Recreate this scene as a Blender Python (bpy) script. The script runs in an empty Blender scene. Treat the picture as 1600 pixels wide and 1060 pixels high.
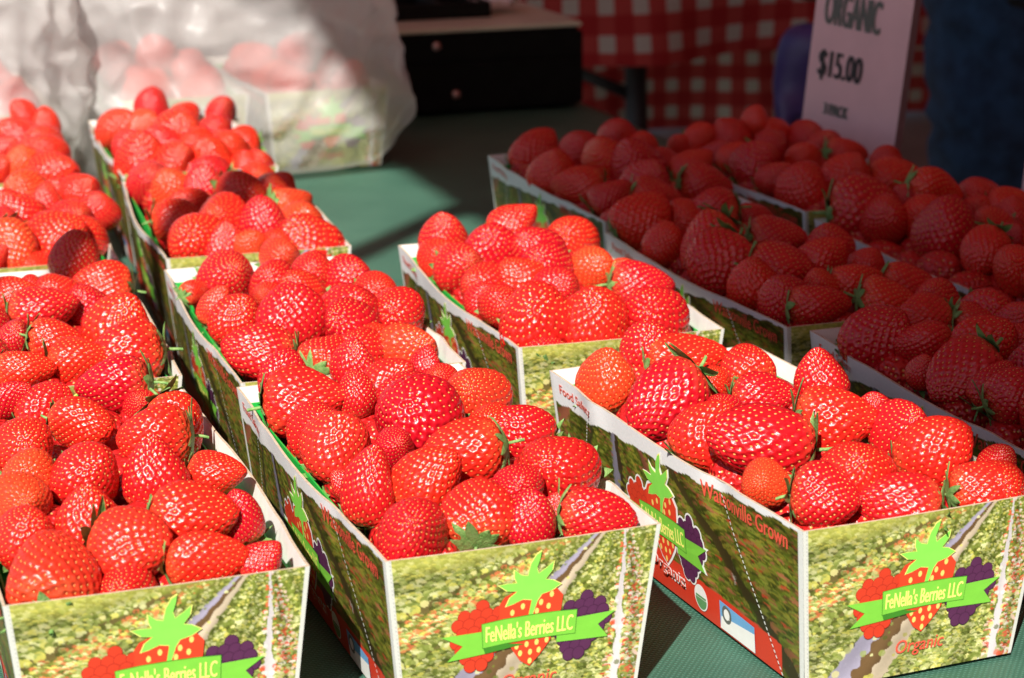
import bpy, bmesh, math, random
import numpy as np
from mathutils import Vector, Matrix, noise

random.seed(11)
scene = bpy.context.scene
col = scene.collection
R_ = math.radians

# ------------------------------------------------------------------ camera
cam_data = bpy.data.cameras.new('camera')
cam = bpy.data.objects.new('camera', cam_data)
col.objects.link(cam)
cam.matrix_world = Matrix(((0.948704, 0.092064, -0.302464, -0.163065),
                           (-0.316046, 0.249853, -0.915253, -0.733005),
                           (-0.008691, 0.963897, 0.266133, 0.377697),
                           (0, 0, 0, 1)))
cam_data.sensor_width = 36.0
cam_data.lens = 76.38
cam_data.clip_start = 0.01
cam_data.clip_end = 500
cam_data.dof.use_dof = True
cam_data.dof.focus_distance = 0.97
cam_data.dof.aperture_fstop = 16.0
scene.camera = cam

# ------------------------------------------------------------------ sky and sun
SUN = Vector((-0.3978, -0.6392, 0.6582)).normalized()      # towards the sun
world = bpy.data.worlds.new('World')
scene.world = world
world.use_nodes = True
wn = world.node_tree
bg = wn.nodes['Background']
sky = wn.nodes.new('ShaderNodeTexSky')
sky.sky_type = 'NISHITA'
sky.sun_disc = False
sky.sun_elevation = math.asin(SUN.z)
sky.sun_rotation = math.atan2(SUN.x, SUN.y)
wn.links.new(sky.outputs[0], bg.inputs[0])
bg.inputs[1].default_value = 0.05
sun_data = bpy.data.lights.new('sun', 'SUN')
sun_data.energy = 5.0
sun_data.angle = R_(0.6)
sun_data.color = (1.0, 0.95, 0.87)
sun = bpy.data.objects.new('sun', sun_data)
col.objects.link(sun)
sun.rotation_euler = SUN.to_track_quat('Z', 'Y').to_euler()
sun.location = SUN * 6
scene.view_settings.view_transform = 'Standard'
scene.view_settings.look = 'None'
scene.view_settings.exposure = 0.7
scene.view_settings.gamma = 1.0
scene.render.film_transparent = False

# ------------------------------------------------------------------ materials
def srgb(r, g, b):
    f = lambda c: ((c / 255) / 12.92) if c / 255 <= 0.04045 else (((c / 255) + 0.055) / 1.055) ** 2.4
    return (f(r), f(g), f(b))

class NT:
    def __init__(s, name):
        s.m = bpy.data.materials.new(name)
        s.m.use_nodes = True
        s.t = s.m.node_tree
        s.b = s.t.nodes['Principled BSDF']
        s.out = s.t.nodes['Material Output']
    def n(s, typ, **kw):
        x = s.t.nodes.new(typ)
        for k, v in kw.items():
            if k.startswith('i_'):
                x.inputs[k[2:].replace('_', ' ')].default_value = v
            else:
                setattr(x, k, v)
        return x
    def l(s, a, b):
        s.t.links.new(a, b)
    def mix(s, fac, a, b, blend='MIX'):
        x = s.t.nodes.new('ShaderNodeMix')
        x.data_type = 'RGBA'
        x.blend_type = blend
        for sock, v in ((x.inputs[0], fac), (x.inputs[6], a), (x.inputs[7], b)):
            if hasattr(v, 'is_output'):
                s.l(v, sock)
            elif isinstance(v, (int, float)):
                sock.default_value = v
            else:
                sock.default_value = (*v, 1) if len(v) == 3 else v
        return x.outputs[2]
    def ramp(s, src, stops):
        x = s.t.nodes.new('ShaderNodeValToRGB')
        e = x.color_ramp.elements
        while len(e) < len(stops):
            e.new(0.5)
        for k, (p, c) in enumerate(stops):
            e[k].position = p
            e[k].color = (*c, 1) if not isinstance(c, (int, float)) else (c, c, c, 1)
        s.l(src, x.inputs[0])
        return x.outputs[0]
    def bump(s, src, strength=0.3, dist=0.001):
        x = s.t.nodes.new('ShaderNodeBump')
        x.inputs['Strength'].default_value = strength
        x.inputs['Distance'].default_value = dist
        s.l(src, x.inputs['Height'])
        s.l(x.outputs[0], s.b.inputs['Normal'])
    def noise(s, scale, detail=4, rough=0.55, coord='Object'):
        tc = s.t.nodes.new('ShaderNodeTexCoord')
        x = s.t.nodes.new('ShaderNodeTexNoise')
        x.inputs['Scale'].default_value = scale
        x.inputs['Detail'].default_value = detail
        x.inputs['Roughness'].default_value = rough
        s.l(tc.outputs[coord], x.inputs['Vector'])
        return x.outputs[0]

def plain(name, color, rough=0.6, metal=0.0, var=0.12, scale=60.0, spec=0.5, bump=0.0):
    k = NT(name)
    nz = k.noise(scale)
    dark = tuple(c * (1 - var) for c in color)
    lite = tuple(min(1, c * (1 + var)) for c in color)
    k.l(k.ramp(nz, [(0.3, dark), (0.7, lite)]), k.b.inputs['Base Color'])
    k.b.inputs['Roughness'].default_value = rough
    k.b.inputs['Metallic'].default_value = metal
    k.b.inputs['Specular IOR Level'].default_value = spec
    if bump:
        k.bump(k.noise(scale * 4), bump, 0.0006)
    return k.m

M = {}
# strawberry flesh: the object's own colour, paler towards the cap, tiny relief, wet gloss
k = NT('strawberry_flesh')
oi = k.n('ShaderNodeObjectInfo')
tc = k.n('ShaderNodeTexCoord')
sx = k.n('ShaderNodeSeparateXYZ'); k.l(tc.outputs['Object'], sx.inputs[0])
nzv = k.noise(2.2, 3)
add = k.n('ShaderNodeMath', operation='MULTIPLY_ADD'); k.l(nzv, add.inputs[0]); add.inputs[1].default_value = 0.9; k.l(sx.outputs[2], add.inputs[2])
pale = k.ramp(add.outputs[0], [(0.0, 1.0), (0.02, 0.75), (0.16, 0.0)])
mr = k.n('ShaderNodeMapRange'); k.l(add.outputs[0], mr.inputs[0])
mr.inputs[1].default_value = -0.75; mr.inputs[2].default_value = 0.05; mr.inputs[3].default_value = 0.5; mr.inputs[4].default_value = 0.0
fine = k.noise(6.0, 4)
c1 = k.mix(mr.outputs[0], oi.outputs['Color'], (0.80, 0.20, 0.055))
c2 = k.mix(k.ramp(fine, [(0.35, 0.0), (0.75, 0.35)]), c1, (0.30, 0.004, 0.008))
k.l(c2, k.b.inputs['Base Color'])
k.b.inputs['Roughness'].default_value = 0.25
k.b.inputs['Specular IOR Level'].default_value = 0.48
k.b.inputs['Coat Weight'].default_value = 0.10
k.b.inputs['Coat Roughness'].default_value = 0.12
k.b.inputs['Subsurface Weight'].default_value = 0.18
k.b.inputs['Subsurface Radius'].default_value = (1.0, 0.25, 0.15)
k.b.inputs['Subsurface Scale'].default_value = 0.0035
k.bump(k.noise(28.0, 3), 0.10, 0.02)
M['flesh'] = k.m

k = NT('strawberry_lower')
tc = k.n('ShaderNodeTexCoord')
vo = k.n('ShaderNodeTexVoronoi'); vo.inputs['Scale'].default_value = 330; vo.inputs['Randomness'].default_value = 0.55; k.l(tc.outputs['Object'], vo.inputs['Vector'])
k.l(k.mix(k.ramp(vo.outputs['Distance'], [(0.16, 1.0), (0.24, 0.0)]), (0.50, 0.012, 0.012), (0.75, 0.42, 0.12)), k.b.inputs['Base Color'])
k.b.inputs['Roughness'].default_value = 0.33
k.bump(k.ramp(vo.outputs['Distance'], [(0.1, 0.0), (0.6, 1.0)]), 0.9, 0.0012)
M['flesh_lower'] = k.m

k = NT('strawberry_seed')
oi = k.n('ShaderNodeObjectInfo')
k.l(k.mix(oi.outputs['Random'], (0.70, 0.40, 0.10), (0.62, 0.22, 0.05)), k.b.inputs['Base Color'])
k.b.inputs['Roughness'].default_value = 0.25
k.b.inputs['Coat Weight'].default_value = 0.25
k.b.inputs['Coat Roughness'].default_value = 0.15
M['seed'] = k.m

k = NT('calyx_leaf')
nz = k.noise(5.0)
k.l(k.ramp(nz, [(0.3, (0.10, 0.25, 0.05)), (0.7, (0.28, 0.44, 0.14))]), k.b.inputs['Base Color'])
k.b.inputs['Roughness'].default_value = 0.55
k.bump(k.noise(18.0), 0.3, 0.05)
M['leaf'] = k.m

# printed cardboard: the picture printed on it is stored per vertex
def printed(name, attr):
    k = NT(name)
    at = k.n('ShaderNodeAttribute'); at.attribute_name = attr
    nz = k.noise(900.0, 2)
    inked = k.mix(0.10, at.outputs[0], k.ramp(nz, [(0.3, 0.25), (0.7, 1.0)]), 'MULTIPLY')
    scuff = k.ramp(k.noise(70.0, 6, 0.7), [(0.66, 0.0), (0.74, 0.55)])
    k.l(k.mix(scuff, inked, (0.70, 0.68, 0.62)), k.b.inputs['Base Color'])
    k.b.inputs['Roughness'].default_value = 0.42
    k.b.inputs['Specular IOR Level'].default_value = 0.4
    k.bump(k.noise(140.0, 3), 0.10, 0.0006)
    return k.m
M['print'] = printed('printed_cardboard', 'print')
M['board'] = plain('white_board', (0.78, 0.76, 0.72), 0.65, var=0.06, scale=120, bump=0.15)
M['kraft'] = plain('board_edge', (0.52, 0.42, 0.30), 0.8, var=0.2, scale=300)
M['liner'] = plain('green_liner', (0.012, 0.42, 0.055), 0.45, var=0.1)
for nm, c in dict(ribbon=(0.20, 0.56, 0.055), ribbon_edge=(0.05, 0.22, 0.02), leafprint=(0.24, 0.70, 0.09), berry_red=(0.72, 0.055, 0.02),
                  rasp=(0.62, 0.045, 0.018), rasp_edge=(0.38, 0.02, 0.01), black=(0.095, 0.022, 0.075), black_edge=(0.045, 0.008, 0.035),
                  yellow=(0.90, 0.86, 0.22), seed_print=(0.85, 0.62, 0.16), text_red=(0.75, 0.10, 0.06), white=(0.82, 0.82, 0.80), ink=(0.035, 0.035, 0.04),
                  seal_green=(0.12, 0.30, 0.12), ink_grey=(0.12, 0.13, 0.12), sky_blue=(0.16, 0.38, 0.66)).items():
    M['p_' + nm] = plain('ink_' + nm, c, 0.42, var=0.04, scale=200, spec=0.4)

k = NT('woven_cloth')
tc = k.n('ShaderNodeTexCoord')
mp = k.n('ShaderNodeMapping'); mp.inputs['Rotation'].default_value = (0, 0, R_(38)); k.l(tc.outputs['Object'], mp.inputs[0])
w1 = k.n('ShaderNodeTexWave'); w1.wave_type = 'BANDS'; w1.bands_direction = 'X'; w1.inputs['Scale'].default_value = 150; w1.inputs['Distortion'].default_value = 1.2; w1.inputs['Detail Scale'].default_value = 6
w2 = k.n('ShaderNodeTexWave'); w2.wave_type = 'BANDS'; w2.bands_direction = 'Y'; w2.inputs['Scale'].default_value = 150; w2.inputs['Distortion'].default_value = 1.2; w2.inputs['Detail Scale'].default_value = 6
k.l(mp.outputs[0], w1.inputs[0]); k.l(mp.outputs[0], w2.inputs[0])
mul = k.n('ShaderNodeMath', operation='MULTIPLY'); k.l(w1.outputs[1], mul.inputs[0]); k.l(w2.outputs[1], mul.inputs[1])
big = k.noise(14.0, 3)
base = k.ramp(big, [(0.3, (0.030, 0.098, 0.066)), (0.7, (0.050, 0.135, 0.092))])
k.l(k.mix(k.ramp(mul.outputs[0], [(0.1, 0.0), (0.8, 0.55)]), base, (0.10, 0.25, 0.19)), k.b.inputs['Base Color'])
k.b.inputs['Roughness'].default_value = 0.55
k.bump(mul.outputs[0], 0.5, 0.0012)
M['cloth'] = k.m

# plastic film of the carrier bags
k = NT('bag_film')
t = k.t
tr = k.n('ShaderNodeBsdfTransparent'); tr.inputs[0].default_value = (0.96, 0.96, 0.95, 1)
tl = k.n('ShaderNodeBsdfTranslucent'); tl.inputs[0].default_value = (0.86, 0.85, 0.83, 1)
df = k.n('ShaderNodeBsdfDiffuse'); df.inputs[0].default_value = (0.84, 0.83, 0.82, 1)
gl = k.n('ShaderNodeBsdfGlossy'); gl.inputs['Roughness'].default_value = 0.42; gl.inputs[0].default_value = (0.9, 0.9, 0.9, 1)
m1 = k.n('ShaderNodeMixShader'); m1.inputs[0].default_value = 0.5; k.l(tl.outputs[0], m1.inputs[1]); k.l(df.outputs[0], m1.inputs[2])
m2 = k.n('ShaderNodeMixShader'); m2.inputs[0].default_value = 0.045; k.l(m1.outputs[0], m2.inputs[1]); k.l(gl.outputs[0], m2.inputs[2])
m3 = k.n('ShaderNodeMixShader'); m3.inputs[0].default_value = 0.53
k.l(tr.outputs[0], m3.inputs[1]); k.l(m2.outputs[0], m3.inputs[2])
k.l(m3.outputs[0], k.out.inputs[0])
bmp = k.n('ShaderNodeBump'); bmp.inputs['Strength'].default_value = 0.5; bmp.inputs['Distance'].default_value = 0.004
k.l(k.noise(30.0, 5), bmp.inputs['Height'])
for nd in (tl, df, gl):
    k.l(bmp.outputs[0], nd.inputs['Normal'])
M['film'] = k.m

# red and white gingham (the check is printed on the cloth)
k = NT('gingham')
uv = k.n('ShaderNodeAttribute'); uv.attribute_name = 'cloth_uv'
sp = k.n('ShaderNodeSeparateXYZ'); k.l(uv.outputs['Vector'], sp.inputs[0])
def stripe(sock):
    a = k.n('ShaderNodeMath', operation='FRACT'); k.l(sock, a.inputs[0])
    b = k.n('ShaderNodeMath', operation='GREATER_THAN'); k.l(a.outputs[0], b.inputs[0]); b.inputs[1].default_value = 0.46
    return b.outputs[0]
s1, s2 = stripe(sp.outputs[0]), stripe(sp.outputs[1])
ad = k.n('ShaderNodeMath', operation='ADD'); k.l(s1, ad.inputs[0]); k.l(s2, ad.inputs[1])
hv = k.n('ShaderNodeMath', operation='MULTIPLY'); k.l(ad.outputs[0], hv.inputs[0]); hv.inputs[1].default_value = 0.5
k.l(k.ramp(hv.outputs[0], [(0.0, (0.60, 0.55, 0.46)), (0.5, (0.52, 0.055, 0.045)), (1.0, (0.42, 0.015, 0.015))]), k.b.inputs['Base Color'])
k.t.nodes[-1]
k.b.inputs['Roughness'].default_value = 0.85
M['gingham'] = k.m

M['black_metal'] = plain('black_metal', (0.006, 0.007, 0.006), 0.5, var=0.3, spec=0.2)
M['dark_leg'] = plain('dark_leg', (0.02, 0.02, 0.02), 0.5, var=0.3)
M['tray_top'] = plain('pale_top_with_glare', (0.72, 0.70, 0.52), 0.3, var=0.08, scale=20)  # khaki plate, colour raised to carry the sky's glare
M['knob'] = plain('knob_metal', (0.62, 0.40, 0.36), 0.3, metal=0.6)
M['paper'] = plain('paper', (0.8, 0.8, 0.78), 0.7, var=0.05)
M['sign'] = plain('pink_card', (0.80, 0.50, 0.53), 0.6, var=0.05, scale=30)
M['sign_edge'] = plain('card_edge', (0.30, 0.20, 0.22), 0.7)
M['jeans'] = plain('denim', (0.014, 0.045, 0.10), 0.9, var=0.5, scale=40, bump=0.4)
M['shirt'] = plain('black_cotton', (0.01, 0.01, 0.01), 0.9, var=0.3)
M['skin'] = plain('skin', (0.30, 0.13, 0.07), 0.5, var=0.08)
M['glove'] = plain('purple_nitrile', (0.065, 0.045, 0.19), 0.4, var=0.12)
M['hair'] = plain('dark_hair', (0.02, 0.013, 0.01), 0.6, var=0.3)
M['shoe'] = plain('dark_shoe', (0.03, 0.03, 0.03), 0.6)
M['blocker_cloth'] = plain('sky_blocker_fabric', (0.07, 0.045, 0.045), 0.9, var=0.2, scale=6)  # dark cloth for the added walls that hold back sky light
M['table_top'] = plain('folding_table_plastic', (0.55, 0.54, 0.50), 0.5)
M['pole'] = plain('painted_pole', (0.6, 0.6, 0.6), 0.4, metal=0.3)
k = NT('concrete_ground')
nz = k.noise(1.6, 8, 0.7)
k.l(k.ramp(nz, [(0.3, (0.20, 0.195, 0.17)), (0.7, (0.32, 0.31, 0.28))]), k.b.inputs['Base Color'])
k.b.inputs['Roughness'].default_value = 0.9
k.bump(k.noise(60.0, 6), 0.4, 0.004)
M['ground'] = k.m
k = NT('canopy_fabric')
k.l(k.ramp(k.noise(8.0), [(0.3, (0.36, 0.09, 0.11)), (0.7, (0.42, 0.11, 0.13))]), k.b.inputs['Base Color'])
k.b.inputs['Roughness'].default_value = 0.8
tl = k.n('ShaderNodeBsdfTranslucent'); tl.inputs[0].default_value = (0.75, 0.24, 0.19, 1)
mx = k.n('ShaderNodeMixShader'); mx.inputs[0].default_value = 0.10
k.l(k.b.outputs[0], mx.inputs[1]); k.l(tl.outputs[0], mx.inputs[2]); k.l(mx.outputs[0], k.out.inputs[0])
M['canopy'] = k.m

# ------------------------------------------------------------------ helpers
def mesh_obj(name, mesh, parent=None, mats=()):
    o = bpy.data.objects.new(name, mesh)
    col.objects.link(o)
    for m in mats:
        mesh.materials.append(m)
    if parent:
        o.parent = parent
    return o

def mk(name, verts, faces, mats=(), idx=None, smooth=False):
    me = bpy.data.meshes.new(name)
    me.from_pydata([tuple(v) for v in verts], [], [tuple(f) for f in faces])
    for m in mats:
        me.materials.append(m)
    if idx is not None:
        me.polygons.foreach_set('material_index', np.array(idx, dtype=np.int32))
    if smooth:
        me.polygons.foreach_set('use_smooth', np.ones(len(me.polygons), dtype=bool))
    me.update()
    return me

def empty(name, loc=(0, 0, 0), rz=0.0):
    o = bpy.data.objects.new(name, None)
    o.empty_display_size = 0.02
    col.objects.link(o)
    o.location = loc
    o.rotation_euler = (0, 0, rz)
    return o

def tag(o, label=None, cat=None, group=None, kind=None):
    if label: o['label'] = label
    if cat: o['category'] = cat
    if group: o['group'] = group
    if kind: o['kind'] = kind
    return o

def bm_box(bm, x0, x1, y0, y1, z0, z1):
    v = [bm.verts.new(p) for p in ((x0, y0, z0), (x1, y0, z0), (x1, y1, z0), (x0, y1, z0), (x0, y0, z1), (x1, y0, z1), (x1, y1, z1), (x0, y1, z1))]
    for f in ((0, 3, 2, 1), (4, 5, 6, 7), (0, 1, 5, 4), (1, 2, 6, 5), (2, 3, 7, 6), (3, 0, 4, 7)):
        bm.faces.new([v[i] for i in f])

def bm_tube(bm, pts, rad, seg=10, cap=True):
    pts = [Vector(p) for p in pts]
    rads = rad if isinstance(rad, (list, tuple)) else [rad] * len(pts)
    rings = []
    for i, p in enumerate(pts):
        d = (pts[min(i + 1, len(pts) - 1)] - pts[max(i - 1, 0)]).normalized()
        a = d.orthogonal().normalized(); b = d.cross(a)
        if rings:
            a = (pa - d * pa.dot(d)).normalized(); b = d.cross(a)
        pa = a
        rings.append([bm.verts.new(p + (a * math.cos(t) + b * math.sin(t)) * rads[i]) for t in [2 * math.pi * q / seg for q in range(seg)]])
    for r0, r1 in zip(rings, rings[1:]):
        for q in range(seg):
            bm.faces.new((r0[q], r0[(q + 1) % seg], r1[(q + 1) % seg], r1[q]))
    if cap:
        bm.faces.new(rings[0][::-1]); bm.faces.new(rings[-1])

def bm_obj(name, bm, mat, parent=None, smooth=False, bevel=0.0):
    me = bpy.data.meshes.new(name)
    if bevel:
        bmesh.ops.bevel(bm, geom=bm.edges[:], offset=bevel, segments=3, affect='EDGES', clamp_overlap=True)
    bmesh.ops.recalc_face_normals(bm, faces=bm.faces[:])
    bm.to_mesh(me); bm.free()
    me.materials.append(mat)
    if smooth:
        me.polygons.foreach_set('use_smooth', np.ones(len(me.polygons), dtype=bool))
    return mesh_obj(name, me, parent)

def box_obj(name, x0, x1, y0, y1, z0, z1, mat, parent=None, bevel=0.0):
    bm = bmesh.new(); bm_box(bm, x0, x1, y0, y1, z0, z1)
    return bm_obj(name, bm, mat, parent, bevel=bevel)

def tube_obj(name, pts, rad, mat, parent=None, seg=10):
    bm = bmesh.new(); bm_tube(bm, pts, rad, seg)
    return bm_obj(name, bm, mat, parent, smooth=True)

# ------------------------------------------------------------------ setting
GZ = -0.74
g = mk('ground', [(-60, -60, GZ), (60, -60, GZ), (60, 60, GZ), (-60, 60, GZ)], [(0, 1, 2, 3)], [M['ground']])
tag(mesh_obj('ground', g), 'grey concrete pavement under the market stall', kind='structure')

# market table that carries the baskets
TX0, TX1, TY0, TY1 = -0.42, 0.642, -0.62, 1.78
ft = empty('folding_table', (0.11, 0.58, GZ))
tag(ft, 'folding table carrying the berry baskets, hidden under the green cloth', 'table')
box_obj('table_top', TX0 - 0.11 + .004, TX1 - 0.11 - .004, TY0 - 0.58 + .004, TY1 - 0.58 - .004, 0.70, 0.7375, M['table_top'], ft, 0.006)
for lx in (TX0 + 0.08, TX1 - 0.08):
    for ly in (TY0 + 0.15, TY1 - 0.15):
        tube_obj('leg', [(lx - 0.11, ly - 0.58, 0.0), (lx - 0.11, ly - 0.58, 0.70)], 0.014, M['dark_leg'], ft)

# green cloth with a short drop all round
def cloth_mesh():
    nx, ny = 110, 240
    vs, fs = [], []
    drop = 0.30
    for j in range(ny + 1):
        for i in range(nx + 1):
            a = -drop + (TX1 - TX0 + 2 * drop) * i / nx
            b = -drop + (TY1 - TY0 + 2 * drop) * j / ny
            w, h = TX1 - TX0, TY1 - TY0
            ox = min(max(a, 0), w); oy = min(max(b, 0), h)
            da, db = abs(a - ox), abs(b - oy)
            x, y = TX0 + ox, TY0 + oy
            z = 0.0
            if da == 0 and db == 0:
                z = 0.0012 * noise.noise(Vector((x * 6, y * 6, 3))) - 0.0009
            else:
                d = max(da, db)
                z = -d
                wob = 0.018 * math.sin(14 * (x + y) + 2 * noise.noise(Vector((x * 5, y * 5, 1)))) * min(1, d / 0.12)
                x += (wob + 0.004) * (1 if a > w else -1 if a < 0 else 0)
                y += (wob + 0.004) * (1 if b > h else -1 if b < 0 else 0)
            vs.append((x, y, z))
    for j in range(ny):
        for i in range(nx):
            q = j * (nx + 1) + i
            fs.append((q, q + 1, q + nx + 2, q + nx + 1))
    return mk('tablecloth', vs, fs, [M['cloth']], smooth=True)
tag(mesh_obj('tablecloth', cloth_mesh()), 'dark green woven cloth spread over the table under the baskets', 'tablecloth')

# canopy over the stall (out of the picture, its edge draws the line between sun and shade)
cn = empty('canopy', (0.95, 0.4, GZ))
tag(cn, 'pink fabric market canopy on poles over the stall, above the picture', 'canopy')
CX0, CX1, CY0, CY1, CZ = -0.555, 4.2, -3.6, 5.2, 1.50
ox, oy, oz = 0.95, 0.4, GZ
nxc, nyc = 24, 30
vs, fs = [], []
for j in range(nyc + 1):
    for i in range(nxc + 1):
        u, v = i / nxc, j / nyc
        pk = min(u, 1 - u, v, 1 - v) * 2
        z = CZ + 0.195 + 0.75 * pk ** 0.9
        vs.append((CX0 + (CX1 - CX0) * u - ox, CY0 + (CY1 - CY0) * v - oy, z - oz))
for j in range(nyc):
    for i in range(nxc):
        q = j * (nxc + 1) + i
        fs.append((q, q + 1, q + nxc + 2, q + nxc + 1))
mesh_obj('roof', mk('roof', vs, fs, [M['canopy']], smooth=True), cn)
def valance(p, q):
    n = 60
    vs, fs = [], []
    p, q = Vector(p), Vector(q)
    for i in range(n + 1):
        c = p.lerp(q, i / n)
        sc = 0.006 * abs(math.sin(i * math.pi / 6))
        vs += [(c.x - ox, c.y - oy, CZ + 0.20 - oz), (c.x - ox, c.y - oy, CZ + sc - oz)]
    for i in range(n):
        fs.append((2 * i, 2 * i + 1, 2 * i + 3, 2 * i + 2))
    mesh_obj('valance', mk('valance', vs, fs, [M['canopy']]), cn)
valance((CX0, CY0, 0), (CX0, CY1, 0)); valance((CX1, CY0, 0), (CX1, CY1, 0))
valance((CX0, CY0, 0), (CX1, CY0, 0)); valance((CX0, CY1, 0), (CX1, CY1, 0))
for (bx_, by_, tx_, ty_) in ((CX0 + .02, CY0 + .02, CX0 + .02, CY0 + .02), (CX1 - .02, CY0 + .02, CX1 - .02, CY0 + .02), (CX1 - .02, CY1 - .02, CX1 - .02, CY1 - .02), (CX0 + .02, CY1 - .02, CX0 + .02, CY1 - .02)):
    tube_obj('pole', [(bx_ - ox, by_ - oy, 0), (tx_ - ox, ty_ - oy, CZ + .2 - oz)], 0.016, M['pole'], cn)
def sky_blocker(p, q):  # unseen wall, added to block sky and deepen the shade under the canopy
    n = 80
    vs, fs = [], []
    p, q = Vector(p), Vector(q); d = (q - p).normalized(); nn = Vector((-d.y, d.x, 0))
    for i in range(n + 1):
        c = p.lerp(q, i / n)
        for k_ in range(5):
            w_ = 0.05 * math.sin(i * 0.9 + 0.4 * k_) * (k_ / 4)
            vs.append((c.x - ox + nn.x * w_, c.y - oy + nn.y * w_, (CZ + 0.19) * (1 - k_ / 4) + (GZ + 0.04) * k_ / 4 - oz))
    for i in range(n):
        for k_ in range(4):
            a = i * 5 + k_
            fs.append((a, a + 1, a + 6, a + 5))
    mesh_obj('sky_blocker', mk('sky_blocker', vs, fs, [M['blocker_cloth']], smooth=True), cn)
sky_blocker((CX1 - .03, CY0, 0), (CX1 - .03, CY1, 0)); sky_blocker((CX0, CY1 - .03, 0), (CX1, CY1 - .03, 0)); sky_blocker((CX0, CY0 + .03, 0), (CX1, CY0 + .03, 0))
# leaning prop under the near edge: throws the narrow shadow across the berries
tube_obj('prop', [(-0.87 - ox, -0.14 - oy, 0), (-0.48 - ox, -0.435 - oy, CZ + 0.10 - oz)], 0.0155, M['pole'], cn)

# ------------------------------------------------------------------ the printed picture on the baskets
def paint_field(nu, nv, seed, wide=1.0, dark=False):
    rng = np.random.default_rng(seed)
    v, u = np.mgrid[0:nv, 0:nu].astype(float)
    u = u / (nu - 1); v = v / (nv - 1)
    if not dark:
        vx, vy = 0.86, -0.16
    else:
        vx, vy = 0.30, -0.35
    du, dv = (u - vx) * wide, (v - vy) * 0.64
    ang = np.degrees(np.arctan2(dv, -du))          # 0 = straight left, 90 = straight down
    dist = np.hypot(du, dv)
    img = np.zeros((nv, nu, 3))
    def lin(c): return np.array(srgb(*c))
    gA, gB = lin((118, 128, 48)), lin((150, 158, 78))
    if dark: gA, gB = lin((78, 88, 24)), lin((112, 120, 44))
    img[:] = gA
    if not dark:
        bands = [(20.5, 23.5, (112, 98, 54)), (31.8, 33.2, (116, 108, 58)), (42.5, 47.5, (164, 156, 178)), (47.5, 51.5, (112, 84, 54)), (51.5, 57, (216, 196, 170)), (91, 95, (206, 198, 200))]
    else:
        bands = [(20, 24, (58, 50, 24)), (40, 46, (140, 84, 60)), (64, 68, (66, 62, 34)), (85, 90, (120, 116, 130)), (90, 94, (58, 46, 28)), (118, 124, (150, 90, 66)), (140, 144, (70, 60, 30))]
    wob = 0.7 * np.sin(u * 17 + v * 13) + 0.5 * np.sin(u * 61 - v * 47)
    for a0, a1, c in bands:
        m = (ang + wob > a0) & (ang + wob < a1)
        img[m] = lin(c)
    # leaf clumps: thousands of small dabs, larger with nearness
    N = 12000 if not dark else 10000
    cl = lambda x, y: 0.5 + 0.5 * math.sin(x * 31 + 4 * math.sin(y * 17)) * math.sin(y * 43 + 3 * math.sin(x * 23))
    px, py = rng.random(N), rng.random(N)
    order = np.argsort(py)
    pal = [(178, 184, 104), (150, 160, 84), (196, 196, 128), (112, 122, 48), (92, 100, 36), (208, 200, 96), (134, 146, 66), (216, 214, 156), (74, 78, 28)]
    if dark: pal = [(104, 116, 36), (84, 96, 26), (124, 128, 50), (64, 74, 18), (48, 54, 14), (134, 128, 44), (96, 92, 30), (150, 92, 62)]
    pal = [lin(c) for c in pal]
    for q in order:
        a = math.degrees(math.atan2((py[q] - vy) * 0.64, -(px[q] - vx) * wide))
        skip = False
        for a0, a1, c in bands:
            if a0 - 0.3 < a < a1 + 0.3:
                skip = rng.random() < (0.985 if a0 > 40 or dark else 0.72)
        if skip: continue
        d = math.hypot((px[q] - vx) * wide, (py[q] - vy) * 0.64)
        s = (0.0036 + 0.0115 * min(d, 1.2)) * (0.45 + 0.9 * rng.random())
        c = pal[int(rng.integers(len(pal)))]
        r = rng.random()
        if not dark:
            if 88 < a < 108 and r < 0.40: c = lin([(226, 96, 70), (236, 200, 186), (240, 232, 220), (214, 70, 50)][int(rng.integers(4))])
            elif abs(a - 26) < 4 and r < 0.22: c = lin((206, 112, 70))
            elif r < 0.03: c = lin((232, 222, 150))
        else:
            if r < 0.03: c = lin((176, 60, 40))
        i0, i1 = int((px[q] - s) * nu), int((px[q] + s) * nu) + 2
        j0, j1 = int((py[q] - s * 1.3) * nv), int((py[q] + s * 1.3) * nv) + 2
        i0, j0 = max(i0, 0), max(j0, 0); i1, j1 = min(i1, nu), min(j1, nv)
        if i1 <= i0 or j1 <= j0: continue
        uu, vv = u[j0:j1, i0:i1] - px[q], v[j0:j1, i0:i1] - py[q]
        m = (uu / s) ** 2 + (vv / (s * 1.25)) ** 2 < 1
        img[j0:j1, i0:i1][m] = img[j0:j1, i0:i1][m] * 0.25 + c * 0.75 * (0.75 + 0.3 * rng.random() + 0.35 * cl(px[q], py[q]))
    rows = 0.86 + 0.20 * np.sin(np.radians(ang) * 17 + 0.6 * np.sin(u * 19)) + 0.10 * np.sin(np.radians(ang) * 41 + v * 5)
    img = img * np.clip(rows, 0.45, 1.15)[..., None]
    # the field far off is smoother and yellower
    if not dark:
        far = np.clip((0.10 - v + 0.03 * np.sin(u * 9)) / 0.08, 0, 1)[..., None] * np.clip((0.75 - u) / 0.2, 0, 1)[..., None]
        img = img * (1 - 0.55 * far) + 0.55 * far * lin((186, 182, 84))
    return img

W, L, H, TAP, TH = 0.115, 0.2502, 0.0735, 0.0073, 0.0011

def front_surf(u, v, off=0.0):
    x = TAP * v + (W - 2 * TAP * v) * u
    return (x, TAP * v - off - 0.0012 * math.sin(math.pi * u) * (1 - v), H * (1 - v))

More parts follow.
